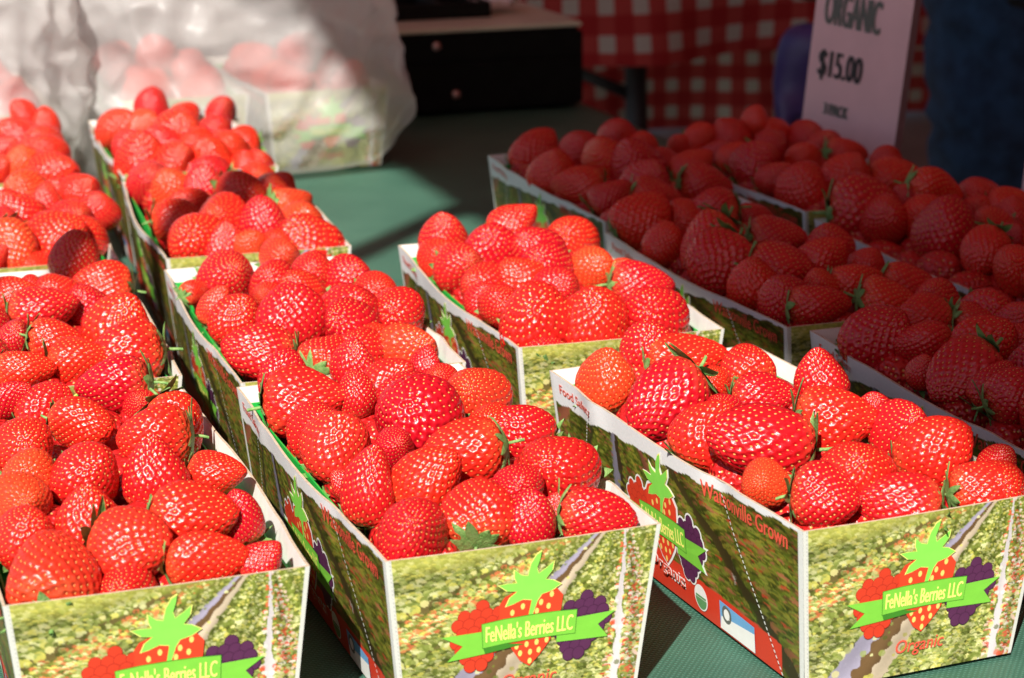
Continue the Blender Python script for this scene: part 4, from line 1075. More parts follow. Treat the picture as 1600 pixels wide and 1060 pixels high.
('A2',0.3927,0.3757,0.0835,0.0156,1.19,0.63,-0.41,0.66,0,'red strawberry, third from left in the third row of the middle shaded basket'),
('A2',0.4192,0.3708,0.0795,0.0121,1.04,0.22,-0.50,0.84,0,'red strawberry, rightmost in the third row of the middle shaded basket'),
('A2',0.3330,0.4715,0.0785,0.0141,1.07,0.06,-0.19,0.98,0,'red strawberry, leftmost in the fourth row of the middle shaded basket'),
('A2',0.3515,0.4454,0.0825,0.0181,1.26,-0.71,-0.30,-0.63,0,'red strawberry, second from left in the fourth row of the middle shaded basket'),
('A2',0.3964,0.4453,0.0825,0.0140,1.40,0.95,-0.32,-0.03,0,'red strawberry, third from left in the fourth row of the middle shaded basket'),
('A2',0.4210,0.4228,0.0795,0.0158,1.07,-0.35,-0.25,0.90,0,'red strawberry, rightmost in the fourth row of the middle shaded basket'),
('A2',0.3372,0.5169,0.0832,0.0180,1.19,0.69,-0.28,0.67,0,'red strawberry, leftmost in the back row of the middle shaded basket'),
('A2',0.3668,0.5166,0.0825,0.0137,1.10,-0.59,-0.08,0.80,0,'red strawberry, second from left in the back row of the middle shaded basket'),
('A2',0.3853,0.5144,0.0875,0.0134,1.40,-0.95,0.29,-0.08,0,'red strawberry, third from left in the back row of the middle shaded basket'),
('A2',0.4177,0.5236,0.0766,0.0117,1.40,0.92,-0.35,-0.18,0,'red strawberry, rightmost in the back row of the middle shaded basket'),
('A1',0.3575,0.1515,0.0815,0.0177,1.23,-0.87,-0.21,-0.45,0,'red strawberry, leftmost in the front row of the nearest shaded basket'),
('A1',0.3614,0.1296,0.0805,0.0109,1.33,0.49,-0.11,0.86,0,'red strawberry, second from left in the front row of the nearest shaded basket'),
('A1',0.3619,0.1126,0.0815,0.0132,1.19,0.82,-0.39,0.43,0,'red strawberry, third from left in the front row of the nearest shaded basket'),
('A1',0.3947,0.1430,0.0835,0.0148,1.00,-0.01,-0.32,0.95,0,'red strawberry, fourth from left in the front row of the nearest shaded basket'),
('A1',0.3636,0.0841,0.0815,0.0157,1.04,-0.63,-0.19,0.76,0,'red strawberry, rightmost in the front row of the nearest shaded basket'),
('A1',0.3466,0.1699,0.0785,0.0094,1.04,-0.08,-0.57,0.82,0,'red strawberry, leftmost in the second row of the nearest shaded basket'),
('A1',0.3674,0.2078,0.0805,0.0121,1.40,-0.94,0.33,0.07,0,'red strawberry, second from left in the second row of the nearest shaded basket'),
('A1',0.3893,0.1846,0.0835,0.0165,1.09,0.52,-0.56,0.65,0,'red strawberry, third from left in the second row of the nearest shaded basket'),
('A1',0.4075,0.1858,0.0825,0.0124,1.03,0.27,-0.73,0.63,0,'red strawberry, rightmost in the second row of the nearest shaded basket'),
('A1',0.3523,0.2286,0.0785,0.0189,1.13,0.43,-0.50,0.75,0,'red strawberry, leftmost in the back row of the nearest shaded basket'),
('A1',0.3964,0.2605,0.0788,0.0127,1.35,-1.00,0.01,-0.01,0,'red strawberry, second from left in the back row of the nearest shaded basket'),
('A1',0.4214,0.2471,0.0766,0.0114,1.40,0.93,-0.35,-0.13,0,'red strawberry, third from left in the back row of the nearest shaded basket'),
('A1',0.4329,0.2558,0.0760,0.0181,1.11,-0.04,-0.89,0.46,0,'red strawberry, fourth from left in the back row of the nearest shaded basket'),
('A1',0.4374,0.2344,0.0785,0.0122,1.09,-0.00,-0.54,0.84,0,'red strawberry, rightmost in the back row of the nearest shaded basket'),
('B1',0.4984,0.3721,0.0825,0.0146,1.21,-0.74,-0.31,-0.60,0,'red strawberry, leftmost in the front row of the far right shaded basket'),
('B1',0.4939,0.3279,0.0815,0.0159,1.06,-0.57,-0.63,0.53,0,'red strawberry, second from left in the front row of the far right shaded basket'),
('B1',0.5420,0.3822,0.0815,0.0139,1.13,-0.09,-0.84,0.53,0,'red strawberry, third from left in the front row of the far right shaded basket'),
('B1',0.4983,0.3042,0.0795,0.0152,1.10,-0.68,-0.37,0.63,0,'red strawberry, rightmost in the front row of the far right shaded basket'),
('B1',0.4997,0.4226,0.0835,0.0194,1.22,0.12,-0.13,0.98,0,'red strawberry, leftmost in the second row of the far right shaded basket'),
('B1',0.5363,0.4293,0.0825,0.0144,1.08,-0.71,-0.53,0.47,0,'red strawberry, second from left in the second row of the far right shaded basket'),
('B1',0.5275,0.3934,0.0825,0.0126,1.03,0.13,-0.62,0.77,0,'red strawberry, third from left in the second row of the far right shaded basket'),
('B1',0.5644,0.4515,0.0816,0.0142,1.05,-0.08,-0.17,0.98,0,'red strawberry, rightmost in the second row of the far right shaded basket'),
('B1',0.4894,0.4807,0.0796,0.0172,1.09,-0.33,-0.68,0.65,0,'red strawberry, leftmost in the third row of the far right shaded basket'),
('B1',0.5124,0.4713,0.0815,0.0157,1.03,-0.57,-0.72,0.40,0,'red strawberry, second from left in the third row of the far right shaded basket'),
('B1',0.5580,0.4791,0.0776,0.0170,1.09,-0.41,-0.60,0.69,0,'red strawberry, third from left in the third row of the far right shaded basket'),
('B1',0.5706,0.4670,0.0863,0.0133,1.05,0.58,-0.60,0.55,0,'red strawberry, rightmost in the third row of the far right shaded basket'),
('B1',0.4851,0.5031,0.0821,0.0224,1.13,0.87,-0.48,0.11,0,'red strawberry, leftmost in the back row of the far right shaded basket'),
('B1',0.5162,0.5024,0.0870,0.0125,1.00,-0.61,-0.24,0.75,0,'red strawberry, second from left in the back row of the far right shaded basket'),
('B1',0.5331,0.4980,0.0929,0.0145,1.40,0.92,-0.36,-0.19,0,'red strawberry, third from left in the back row of the far right shaded basket'),
('B1',0.5670,0.4973,0.0833,0.0156,1.12,-0.49,-0.77,0.39,0,'red strawberry, rightmost in the back row of the far right shaded basket'),
('B2',0.4821,0.5852,0.0795,0.0194,1.10,-0.01,-0.36,0.93,0,'red strawberry, leftmost in the front row of the basket by the price sign'),
('B2',0.4925,0.5575,0.0755,0.0098,1.04,-0.22,-0.76,0.61,0,'red strawberry, second from left in the front row of the basket by the price sign'),
('B2',0.5191,0.5667,0.0785,0.0130,1.01,0.00,-0.89,0.45,0,'red strawberry, third from left in the front row of the basket by the price sign'),
('B2',0.5602,0.6029,0.0795,0.0161,1.29,0.88,-0.46,0.13,0,'red strawberry, rightmost in the front row of the basket by the price sign'),
('B2',0.4818,0.6275,0.0805,0.0150,1.05,0.40,-0.72,0.57,0,'red strawberry, leftmost in the second row of the basket by the price sign'),
('B2',0.5224,0.6668,0.0835,0.0144,1.05,-0.47,-0.60,0.64,0,'red strawberry, second from left in the second row of the basket by the price sign'),
('B2',0.5253,0.6038,0.0825,0.0187,1.06,0.22,-0.55,0.81,0,'red strawberry, third from left in the second row of the basket by the price sign'),
('B2',0.5714,0.6358,0.0845,0.0126,1.04,-0.28,-0.51,0.81,0,'red strawberry, rightmost in the second row of the basket by the price sign'),
('B2',0.4800,0.7210,0.0794,0.0147,1.01,0.34,-0.58,0.75,0,'red strawberry, leftmost in the third row of the basket by the price sign'),
('B2',0.4846,0.7035,0.0805,0.0140,1.06,0.50,-0.31,0.81,0,'red strawberry, second from left in the third row of the basket by the price sign'),
('B2',0.4891,0.6733,0.0815,0.0193,1.11,0.39,-0.56,0.73,0,'red strawberry, third from left in the third row of the basket by the price sign'),
('B2',0.5710,0.6979,0.0795,0.0127,1.40,0.93,-0.34,-0.12,0,'red strawberry, rightmost in the third row of the basket by the price sign'),
('B2',0.5407,0.7656,0.0834,0.0164,1.00,-0.29,-0.73,0.61,0,'red strawberry, leftmost in the fourth row of the basket by the price sign'),
('B2',0.5235,0.7257,0.0825,0.0149,1.02,0.36,-0.79,0.50,0,'red strawberry, second from left in the fourth row of the basket by the price sign'),
('B2',0.5662,0.7485,0.0825,0.0164,1.01,-0.01,-0.80,0.61,0,'red strawberry, third from left in the fourth row of the basket by the price sign'),
('B2',0.5662,0.7221,0.0805,0.0161,1.09,0.03,-0.72,0.70,0,'red strawberry, rightmost in the fourth row of the basket by the price sign'),
('B2',0.4749,0.7815,0.0774,0.0123,1.02,-0.55,-0.58,0.60,0,'red strawberry, leftmost in the back row of the basket by the price sign'),
('B2',0.4902,0.7804,0.0825,0.0141,1.03,0.37,-0.68,0.63,0,'red strawberry, second from left in the back row of the basket by the price sign'),
('B2',0.5119,0.7697,0.0825,0.0176,1.04,-0.47,-0.16,0.87,0,'red strawberry, third from left in the back row of the basket by the price sign'),
('B2',0.5294,0.7659,0.0966,0.0111,1.11,0.07,-0.26,0.96,0,'red strawberry, rightmost in the back row of the basket by the price sign'),
('L4',-0.0263,0.8659,0.0798,0.0113,1.04,0.42,-0.77,0.48,0,'red strawberry, leftmost in the front row of the rearmost left basket'),
('L4',-0.0100,0.8700,0.0792,0.0164,1.11,-0.11,-0.52,0.84,1,'orange-tinged strawberry, second from left in the front row of the rearmost left basket'),
('L4',0.0096,0.8514,0.0755,0.0178,1.22,0.79,-0.56,0.25,0,'red strawberry, rightmost in the front row of the rearmost left basket'),
('L4',-0.0165,0.9327,0.0825,0.0099,1.21,0.71,-0.46,0.54,0,'red strawberry, leftmost in the second row of the rearmost left basket'),
('L4',0.0033,0.9190,0.0805,0.0160,1.02,0.27,-0.82,0.51,0,'red strawberry, second from left in the second row of the rearmost left basket'),
('L4',0.0117,0.9415,0.0795,0.0187,1.07,-0.09,-0.75,0.65,1,'orange-tinged strawberry, third from left in the second row of the rearmost left basket'),
('L4',0.0128,0.9055,0.0795,0.0165,1.13,-0.30,-0.61,0.74,0,'red strawberry, rightmost in the second row of the rearmost left basket'),
('L4',-0.0019,0.9905,0.0815,0.0159,1.12,-0.75,-0.03,0.66,0,'red strawberry, leftmost in the back row of the rearmost left basket'),
('L4',0.0109,1.0593,0.0875,0.0126,1.07,-0.65,-0.08,0.76,0,'red strawberry, second from left in the back row of the rearmost left basket'),
('L4',0.0273,1.0408,0.0805,0.0132,1.12,-0.20,0.06,0.98,0,'red strawberry, rightmost in the back row of the rearmost left basket'),
]

_bi = 0
def strawberry(P_, r, asp, ax, orange, label, group):
    global _bi
    rng = random.Random(_bi * 7 + 3); _bi += 1
    e = bpy.data.objects.new('strawberry', None); e.empty_display_size = 0.01
    col.objects.link(e)
    q = Vector(ax).normalized().to_track_quat('Z', 'Y')
    e.rotation_mode = 'QUATERNION'
    from mathutils import Quaternion
    e.rotation_quaternion = q @ Quaternion((0, 0, 1), rng.uniform(0, 6.28))
    e.location = P_
    e.scale = (r, r, r * asp)
    tag(e, label, 'strawberry', group)
    v = rng.randrange(len(FLESH)) if asp < 1.3 else rng.choice([0, 2, 4, 6])
    f = mesh_obj('flesh', FLESH[v], e)
    j = rng.uniform(-1, 1)
    if orange: f.color = (0.65 + 0.05 * j, 0.038 + 0.018 * j, 0.015, 1)
    else: f.color = (0.60 + 0.10 * j, 0.013 + 0.009 * j, 0.012 - 0.003 * j, 1)
    s = mesh_obj('seeds', SEEDS[v], e); s['kind'] = 'stuff'
    mesh_obj('calyx', CALYX[rng.randrange(4)], e)
    return e
for (bk, x, y, z, r, asp, ax_, ay_, az_, orr, lab) in BERRIES:
    strawberry((x, y, z), r, asp, (ax_, ay_, az_), orr, lab, 'strawberries heaped in the baskets')
rb = random.Random(5)
ordn = ['front left', 'front right', 'second left', 'second right', 'third left', 'third right', 'back left', 'back right', 'middle top', 'front middle']
for key, nm in (('P1', 'left basket in the large bag'), ('P2', 'right basket in the large bag'), ('P3', 'basket in the small bag')):
    x0, y0 = BASKETS[key][:2]
    for q in range(9):
        cx = (0.27 if q % 2 == 0 else 0.73) if q < 8 else 0.5
        cy = 0.11 + 0.26 * (q // 2) if q < 8 else 0.45
        z = H - 0.002 if q < 8 else H + 0.018
        strawberry((x0 + cx * W + rb.uniform(-.004, .004), y0 + cy * L, z + rb.uniform(0, .006)), rb.uniform(0.019, 0.023), 1.1,
                   (rb.uniform(-.5, .5), rb.uniform(-.6, .2), rb.uniform(.3, 1)), 0, 'red strawberry at the %s of the %s' % (ordn[q], nm), 'strawberries in bagged baskets')

# the berries underneath, seen only through the gaps: past the three hundred, so one object
fv, ff = ico(3)
vs_, fs_ = [], []
rf = random.Random(9)
for key, (x0, y0, rz, lab, var) in BASKETS.items():
    for jy in range(7):
        for ix in range(4):
            lx = 0.0235 + (W - 0.047) * ix / 3 + rf.uniform(-.002, .002); ly = 0.0245 + (L - 0.049) * jy / 6 + rf.uniform(-.003, .003)
            c_, s_n = math.cos(rz), math.sin(rz)
            wx, wy = x0 + c_ * lx - s_n * ly, y0 + s_n * lx + c_ * ly
            rr = rf.uniform(0.0128, 0.0146); zc = H - 0.0125 + rf.uniform(-.004, .004)
            ax_ = Vector((rf.uniform(-1, 1), rf.uniform(-1, 1), rf.uniform(0, 1))).normalized()
            qq = ax_.to_track_quat('Z', 'Y').to_matrix()
            b0 = len(vs_)
            for v in fv:
                p = qq @ Vector((v[0] * rr * (1 - 0.18 * v[2]), v[1] * rr * (1 - 0.18 * v[2]), v[2] * rr * 1.12))
                vs_.append((wx + p.x, wy + p.y, zc + p.z))
            fs_ += [(b0 + f[0], b0 + f[1], b0 + f[2]) for f in ff]
fo = mesh_obj('strawberries', mk('strawberries', vs_, fs_, [M['flesh_lower']], smooth=True))
fo.color = (0.55, 0.014, 0.012, 1)
tag(fo, 'lower layer of red strawberries seen through gaps between the top berries', 'strawberries', kind='stuff')

# ------------------------------------------------------------------ plastic bags
def bag(name, cx, cy, hw, hd, ht, seed, label):
    r = empty(name, (cx, cy, 0.002))
    tag(r, label, 'plastic bag', 'carrier bags of berries')
    nt, nz_ = 200, 130
    vs, fs = [], []
    for j in range(nz_ + 1):
        t = j / nz_
        for i in range(nt):
            a = 2 * math.pi * i / nt
            ca, sa = math.cos(a), math.sin(a)
            e = 2.0 / 3.4
            X = math.copysign(abs(ca) ** e, ca); Y = math.copysign(abs(sa) ** e, sa)
            # profile: flat bottom, belly, gathered neck
            if t < 0.12:
                k_ = t / 0.12; g = 0.90 * k_ ** 0.5; z = 0.0 + 0.004 * k_
            elif t < 0.30:
                k_ = (t - 0.12) / 0.18; g = 0.90 + 0.11 * math.sin(k_ * math.pi * 0.75); z = 0.004 + k_ * 0.075
            elif t < 0.75:
                k_ = (t - 0.30) / 0.45; g = 0.978 + 0.02 * math.sin(k_ * 3) - 0.30 * k_ ** 2.2; z = 0.079 + k_ * (ht * 0.72 - 0.079)
            else:
                k_ = (t - 0.75) / 0.25; g = 0.695 - 0.62 * k_ ** 0.8; z = ht * 0.72 + k_ * ht * 0.28
            p = Vector((hw * X * g, hd * Y * g, z))
            # crumples: long slanting folds plus small creases
            q = Vector((p.x * 5 + seed, p.y * 5, p.z * 3.0))
            f1 = noise.noise(q)
            f2 = 1 - abs(noise.noise(Vector((p.x * 14 + p.z * 9 + seed, p.y * 14, p.z * 7)))) * 2
            f3 = 1 - abs(noise.noise(Vector((p.x * 34 - p.z * 14 + seed, p.y * 34, p.z * 26)))) * 2
            f4 = 1 - abs(noise.noise(Vector((p.x * 7 + p.z * 30 + seed, p.y * 9 - p.z * 6, seed)))) * 2
            ndir = Vector((X / hw, Y / hd, 0)).normalized() if g > 0.05 else Vector((0, 0, 1))
            amp = min(1, z / 0.03)
            p += ndir * amp * (0.017 * f1 + 0.019 * (f2 - 0.5) + 0.007 * (f3 - 0.4) + 0.005 * (f4 - 0.5))
            if z > 0.02: p.z += amp * 0.006 * f2
            vs.append(p)
    for j in range(nz_):
        for i in range(nt):
            fs.append((j * nt + i, j * nt + (i + 1) % nt, (j + 1) * nt + (i + 1) % nt, (j + 1) * nt + i))
    mesh_obj('film', mk('film', vs, fs, [M['film']], smooth=True), r)
    for sgn in (-1, 1):
        vs, fs = [], []
        n = 24
        for q in range(n + 1):
            t = math.pi * q / n
            c = Vector((sgn * 0.02 + 0.055 * math.cos(t), sgn * 0.012, ht - 0.02 + 0.12 * math.sin(t)))
            for s in (-1, 1): vs.append(c + Vector((0.004 * s * math.cos(t), 0.012 * s, 0)))
        for q in range(n): fs.append((2 * q, 2 * q + 1, 2 * q + 3, 2 * q + 2))
        mesh_obj('handle', mk('handle', vs, fs, [M['film']], smooth=True), r)
    return r
bag('plastic_bag', 0.208, 1.292, 0.162, 0.172, 0.40, 2.0, 'large crumpled white translucent plastic bag with two berry baskets inside')
bag('plastic_bag', -0.045, 1.262, 0.112, 0.165, 0.38, 8.3, 'translucent white plastic bag at the left edge behind the left baskets')

# ------------------------------------------------------------------ cash drawer
cd = empty('cash_drawer', (0.515, 1.57, 0.002))
tag(cd, 'black metal cash drawer with pale top standing behind the bag', 'cash drawer')
bx0, bx1, by0, by1 = 0.392 - 0.515, 0.632 - 0.515, 1.418 - 1.57, 1.74 - 1.57
box_obj('body', bx0, bx1, by0 + 0.002, by1, 0.0, 0.0835, M['black_metal'], cd, 0.006)
box_obj('drawer_front', bx0 + .004, bx1 - .004, by0 - 0.0015, by0 + 0.004, 0.004, 0.052, M['black_metal'], cd, 0.001)
box_obj('upper_front', bx0 + .004, bx1 - .004, by0 - 0.0010, by0 + 0.004, 0.0545, 0.080, M['black_metal'], cd, 0.001)
box_obj('top_plate', bx0 + .002, bx1 - .002, by0 + .001, by1 - .002, 0.0838, 0.0885, M['tray_top'], cd, 0.0018)
for (kx, kz_) in ((0.468, 0.071), (0.488, 0.020)):
    bm = bmesh.new(); bmesh.ops.create_uvsphere(bm, u_segments=16, v_segments=10, radius=0.0048)
    for v in bm.verts: v.co.y *= 0.7
    o = bm_obj('knob', bm, M['knob'], cd, True); o.location = (kx - 0.515, by0 - 0.003, kz_)
ty = empty('coin_tray', (0.497, 1.545, 0.0912))
tag(ty, 'small dark open coin tray lying on the cash drawer', 'tray')
bm = bmesh.new()
bm_box(bm, -0.055, 0.055, -0.052, 0.052, 0, 0.003)
for (a, b, c, d) in ((-0.055, 0.055, -0.052, -0.048), (-0.055, 0.055, 0.048, 0.052), (-0.055, -0.051, -0.0478, 0.0478), (0.051, 0.055, -0.0478, 0.0478), (-0.002, 0.002, -0.0478, 0.0478)):
    bm_box(bm, a, b, c, d, 0.0032, 0.016)
bm_obj('tray', bm, M['black_metal'], ty)
pp = mesh_obj('receipt', mk('receipt', [(0.02 + 0.05 * i / 8, -0.02 + 0.05 * j / 8, 0.010 + 0.010 * noise.noise(Vector((i * .5, j * .5, 2)))) for j in range(9) for i in range(9)],
     [(j * 9 + i, j * 9 + i + 1, j * 9 + i + 10, j * 9 + i + 9) for j in range(8) for i in range(8)], [M['paper']], smooth=True))
pp.location = (0.525, 1.535, 0.094)
tag(pp, 'crumpled white paper slip beside the coin tray', 'paper')

# ------------------------------------------------------------------ price signs
def card(name, c0, c1, ht, lean, label, lines):
    c0, c1 = Vector((*c0, 0.003)), Vector((*c1, 0.003))
    w = (c1 - c0).length
    ex = (c1 - c0).normalized(); nrm = Vector((ex.y, -ex.x, 0))
    r = empty(name, (c0 + c1) / 2)
    r.rotation_euler = (0, 0, math.atan2(ex.y, ex.x))
    tag(r, label, 'sign')
    cl, sl = math.cos(lean), math.sin(lean)
    rot = lambda x, z: (x * cl + z * sl, -x * sl + z * cl)
    bm = bmesh.new(); bm_box(bm, -w / 2, w / 2, 0.0, 0.010, 0, ht)
    for v in bm.verts:
        x, z = rot(v.co.x, v.co.z); v.co.x, v.co.z = x, z + w / 2 * sl
    o = bm_obj('card', bm, M['sign'], r)
    o.data.materials.append(M['sign_edge'])
    for p in o.data.polygons:
        if abs(p.normal.y) < 0.5: p.material_index = 1
    for (txt, x0, x1, z0, z1, mat) in lines:
        P = Print(); P.text(txt, x0, x1, z1, z0, mat, 0, bold=0.0009)
        def sf(a, b, off):
            x, z = rot(a, b); return (x, -off - 0.0003, z + w / 2 * sl)
        mesh_obj('lettering', P.mesh('lettering', sf), r)
    bm = bmesh.new(); bm_box(bm, -w / 2 - .004, w / 2 + .004, -0.012, 0.022, 0, 0.006)
    bm_obj('foot', bm, M['sign_edge'], r, bevel=0.001)
    return r
card('price_sign', (0.588, 0.822), (0.630, 0.745), 0.31, R_(6.5), 'tall pink price card reading organic 15 dollars behind the shaded baskets',
     [('ORGANIC', -0.034, 0.017, 0.152, 0.178, 'p_ink_grey'), ('$15.00', -0.034, 0.006, 0.108, 0.132, 'p_ink'), ('3 PACK', -0.024, -0.002, 0.082, 0.091, 'p_ink_grey')])
card('price_sign', (0.6225, 0.545), (0.632, 0.48), 0.115, R_(6), 'pink card cut off by the right picture edge', [])

# ------------------------------------------------------------------ gingham tables behind
def gingham_cloth(name, x0, x1, y0, y1, ztop, drop, pitch, label, seed):
    o_x, o_y = (x0 + x1) / 2, (y0 + y1) / 2
    vs, fs, uvs = [], [], []
    nx, nd, ny = 160, 30, 20
    for j in range(nd + ny + 1):
        for i in range(nx + 1):
            x = x0 + (x1 - x0) * i / nx
            if j <= nd:
                t = 1 - j / nd
                d = t * drop
                fold = 0.022 * (t ** 0.8) * (math.sin(x * 17 + seed + 1.5 * noise.noise(Vector((x * 3, seed, 0)))) + 0.5 * noise.noise(Vector((x * 9, d * 4, seed))))
                p = (x, y0 - 0.006 - abs(fold) * 0.3 + fold, ztop - d + 0.006 * math.sin(x * 11) * t)
                uvv = -d
            else:
                t = (j - nd) / ny
                p = (x, y0 + (y1 - y0) * t, ztop); uvv = (y1 - y0) * t
            vs.append((p[0] - o_x, p[1] - o_y, p[2] - GZ)); uvs.append((x / pitch, uvv / pitch, 0))
    for j in range(nd + ny):
        for i in range(nx):
            q = j * (nx + 1) + i
            fs.append((q, q + 1, q + nx + 2, q + nx + 1))
    me = mk(name, vs, fs, [M['gingham']], smooth=True)
    at = me.attributes.new('cloth_uv', 'FLOAT_VECTOR', 'POINT')
    at.data.foreach_set('vector', np.array(uvs, dtype=np.float32).ravel())
    o = mesh_obj(name, me); o.location = (o_x, o_y, GZ)
    tag(o, label, 'tablecloth')
def trestle(x0, x1, y0, y1, ztop, label, legs):
    o_x, o_y = (x0 + x1) / 2, (y0 + y1) / 2
    r = empty('side_table', (o_x, o_y, GZ)); tag(r, label, 'table')
    box_obj('table_top', x0 - o_x + .004, x1 - o_x - .004, y0 - o_y + .004, y1 - o_y - .004, ztop - 0.03 - GZ, ztop - 0.003 - GZ, M['table_top'], r)
    for lx, ly in legs:
        tube_obj('leg', [(lx + 0.02 - o_x, ly - o_y, 0), (lx - o_x, ly - o_y, ztop - 0.03 - GZ)], 0.017, M['dark_leg'], r)
    (ax_, ay_), (bx_, by_) = legs[0], legs[1]
    tube_obj('brace', [(ax_ - o_x, ay_ - o_y, ztop - 0.145 - GZ), (bx_ - o_x, by_ - o_y, ztop - 0.185 - GZ)], 0.009, M['dark_leg'], r)
gingham_cloth('gingham_cloth', 0.70, 1.95, 2.20, 2.85, 0.05, 0.122, 0.052, 'bright red and white gingham cloth over the table behind the cash drawer', 0.4)
trestle(0.70, 1.95, 2.20, 2.85, 0.05, 'side table with black legs under the bright gingham cloth', [(0.93, 2.30), (1.02, 2.26), (1.88, 2.26), (1.88, 2.80), (0.80, 2.80)])
gingham_cloth('gingham_cloth', 0.95, 2.30, 2.93, 3.55, 0.0, 0.32, 0.050, 'dim red gingham cloth hanging low behind the black table leg', 3.1)
trestle(0.95, 2.30, 2.93, 3.55, 0.0, 'table under the dim low hanging gingham cloth', [(1.05, 3.05), (2.2, 3.05), (2.2, 3.45), (1.05, 3.45)])

# ------------------------------------------------------------------ vendor
def skinned(name, joints, edges, mat, parent, sub=2):
    me = bpy.data.meshes.new(name)
    me.from_pydata([j[0] for j in joints], edges, [])
    o = mesh_obj(name, me, parent)
    sk = o.modifiers.new('skin', 'SKIN'); sk.use_smooth_shade = True
    sb = o.modifiers.new('sub', 'SUBSURF'); sb.levels = sub; sb.render_levels = sub
    for v, j in zip(me.skin_vertices[0].data, joints):
        rr = j[1] if isinstance(j[1], tuple) else (j[1], j[1])
        v.radius = rr
    me.skin_vertices[0].data[0].use_root = True
    bpy.context.view_layer.update()
    dg = bpy.context.evaluated_depsgraph_get()
    nm = bpy.data.meshes.new_from_object(o.evaluated_get(dg))
    o.modifiers.clear()
    o.data = nm
    nm.name = name
    nm.materials.clear(); nm.materials.append(mat)
    nm.polygons.foreach_set('use_smooth', np.ones(len(nm.polygons), dtype=bool))
    return o
pr_ = empty('person', (1.285, 1.55, GZ))
tag(pr_, 'person in blue jeans, black top and purple gloves standing behind the price sign', 'person')
h0 = 0.74
def J(x, y, z): return (x - 1.20, y - 1.55, z + h0)
body = [(J(1.20, 1.55, 0.24), (0.150, 0.105)), (J(1.20, 1.55, 0.42), (0.125, 0.095)), (J(1.20, 1.55, 0.62), (0.150, 0.10)), (J(1.20, 1.56, 0.76), (0.10, 0.075)), (J(1.20, 1.55, 0.83), 0.050), (J(1.20, 1.54, 0.90), 0.062),
        (J(1.20, 1.53, 0.98), (0.078, 0.092)), (J(1.20, 1.54, 1.05), (0.062, 0.075)),
        (J(1.03, 1.55, 0.70), 0.056), (J(0.955, 1.50, 0.44), 0.045), (J(0.83, 1.42, 0.20), 0.036), (J(0.793, 1.40, 0.10), 0.026),
        (J(1.37, 1.55, 0.70), 0.056), (J(1.36, 1.50, 0.42), 0.045), (J(1.28, 1.41, 0.20), 0.036), (J(1.245, 1.385, 0.10), 0.026),
        (J(1.125, 1.55, 0.14), 0.088), (J(1.12, 1.54, -0.24), 0.060), (J(1.13, 1.57, -0.64), 0.040), (J(1.13, 1.52, -0.70), 0.04), (J(1.12, 1.43, -0.715), 0.028),
        (J(1.275, 1.55, 0.14), 0.088), (J(1.29, 1.55, -0.24), 0.060), (J(1.29, 1.58, -0.64), 0.040), (J(1.29, 1.53, -0.70), 0.04), (J(1.30, 1.44, -0.715), 0.028)]
ed = [(0, 1), (1, 2), (2, 3), (3, 4), (4, 5), (5, 6), (6, 7), (2, 8), (8, 9), (9, 10), (10, 11), (2, 12), (12, 13), (13, 14), (14, 15), (0, 16), (16, 17), (17, 18), (18, 19), (19, 20), (0, 21), (21, 22), (22, 23), (23, 24), (24, 25)]
skinned('body', body, ed, M['skin'], pr_)
jeans = [(J(1.20, 1.55, 0.20), (0.158, 0.118)), (J(1.20, 1.55, 0.27), (0.145, 0.108)),
         (J(1.130, 1.55, 0.10), 0.102), (J(1.125, 1.54, -0.08), 0.088), (J(1.13, 1.54, -0.24), 0.070), (J(1.135, 1.57, -0.66), 0.058),
         (J(1.272, 1.55, 0.10), 0.102), (J(1.282, 1.55, -0.08), 0.088), (J(1.29, 1.55, -0.24), 0.070), (J(1.29, 1.58, -0.66), 0.058)]
skinned('jeans', jeans, [(0, 1), (0, 2), (2, 3), (3, 4), (4, 5), (0, 6), (6, 7), (7, 8), (8, 9)], M['jeans'], pr_, 3)
jo = [c for c in pr_.children if c.name.startswith('jeans')][0]
for v in jo.data.vertices:
    nzv = 1 - abs(noise.noise(Vector((v.co.x * 9, v.co.y * 9, v.co.z * 22 + v.co.x * 14)))) * 2
    v.co += v.normal * (0.010 * nzv)
shirt = [(J(1.20, 1.55, 0.30), (0.160, 0.120)), (J(1.20, 1.55, 0.10), (0.175, 0.130)), (J(1.20, 1.55, 0.02), (0.178, 0.133)), (J(1.20, 1.55, 0.45), (0.142, 0.112)), (J(1.20, 1.55, 0.62), (0.168, 0.118)), (J(1.20, 1.56, 0.76), (0.115, 0.088)),
         (J(1.025, 1.55, 0.70), 0.070), (J(0.975, 1.515, 0.50), 0.060), (J(1.375, 1.55, 0.70), 0.070), (J(1.37, 1.52, 0.50), 0.060)]
skinned('shirt', shirt, [(0, 1), (1, 2), (0, 3), (3, 4), (4, 5), (4, 6), (6, 7), (4, 8), (8, 9)], M['shirt'], pr_)
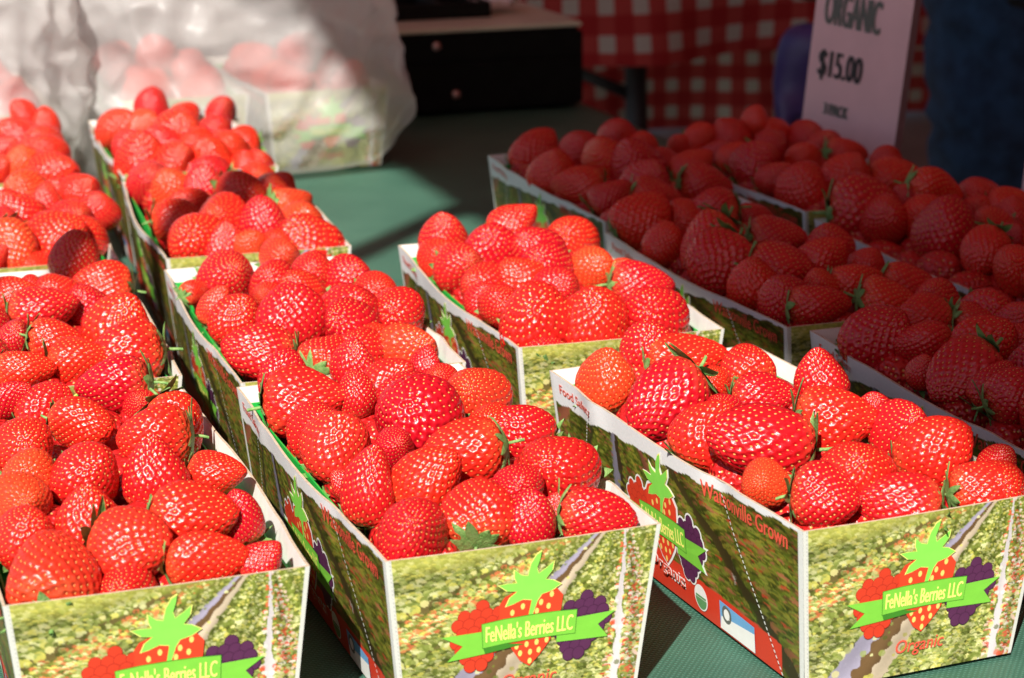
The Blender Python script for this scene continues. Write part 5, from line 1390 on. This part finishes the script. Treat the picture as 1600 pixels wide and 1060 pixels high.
def glove(name, wrist, ln, sgn):
    wx, wy, wz = wrist
    js = [(J(wx, wy, wz), 0.029), (J(wx - sgn * .004, wy - .006, wz - 0.05 * ln), (0.034, 0.019)), (J(wx - sgn * .006, wy - .012, wz - 0.085 * ln), (0.035, 0.016))]
    e = [(0, 1), (1, 2)]
    for q, (dx, l1) in enumerate(((-0.030, 0.82), (-0.010, 1.0), (0.010, 0.95), (0.030, 0.75))):
        a = len(js)
        js += [(J(wx + dx, wy - .016, wz - 0.10 * ln), 0.0105), (J(wx + dx * 1.05, wy - .030, wz - (0.10 + 0.042 * l1) * ln), 0.0090), (J(wx + dx * 1.3, wy - .046, wz - (0.10 + 0.075 * l1) * ln), 0.0078)]
        e += [(2, a), (a, a + 1), (a + 1, a + 2)]
    a = len(js)
    js += [(J(wx + sgn * 0.040, wy - .022, wz - 0.055 * ln), 0.012), (J(wx + sgn * 0.050, wy - .044, wz - 0.085 * ln), 0.0105)]
    e += [(1, a), (a, a + 1)]
    skinned(name, js, e, M['glove'], pr_)
glove('glove', (0.790, 1.395, 0.085), 1.0, 1)
glove('glove', (1.240, 1.38, 0.10), 0.85, -1)
hv, hf = ico(4)
hp = [(J(1.20 + v[0] * 0.083, 1.550 + v[1] * 0.098 + (0.012 if v[1] > 0 else 0), 1.00 + v[2] * 0.095)) for v in hv]
keepf = [f for f in hf if all(not (hv[i][1] < -0.35 and hv[i][2] < 0.45) for i in f) and all(hv[i][2] > -0.75 for i in f)]
mesh_obj('hair', mk('hair', hp, keepf, [M['hair']], smooth=True), pr_)
for sx_ in (-0.028, 0.028):
    bm = bmesh.new(); bmesh.ops.create_uvsphere(bm, u_segments=12, v_segments=8, radius=0.011)
    o = bm_obj('eye', bm, M['p_white'], pr_, True); o.location = J(1.20 + sx_, 1.449, 0.975)
bm = bmesh.new(); bmesh.ops.create_cone(bm, cap_ends=True, segments=12, radius1=0.016, radius2=0.005, depth=0.045)
o = bm_obj('nose', bm, M['skin'], pr_, True); o.location = J(1.20, 1.440, 0.945)
for sx_ in (1.13, 1.295):
    bm = bmesh.new(); bmesh.ops.create_uvsphere(bm, u_segments=20, v_segments=12, radius=1)
    for v in bm.verts: v.co = Vector((v.co.x * 0.052, v.co.y * 0.135, max(-0.02, v.co.z * 0.05)))
    o = bm_obj('shoe', bm, M['shoe'], pr_, True); o.location = J(sx_, 1.50, -0.718)
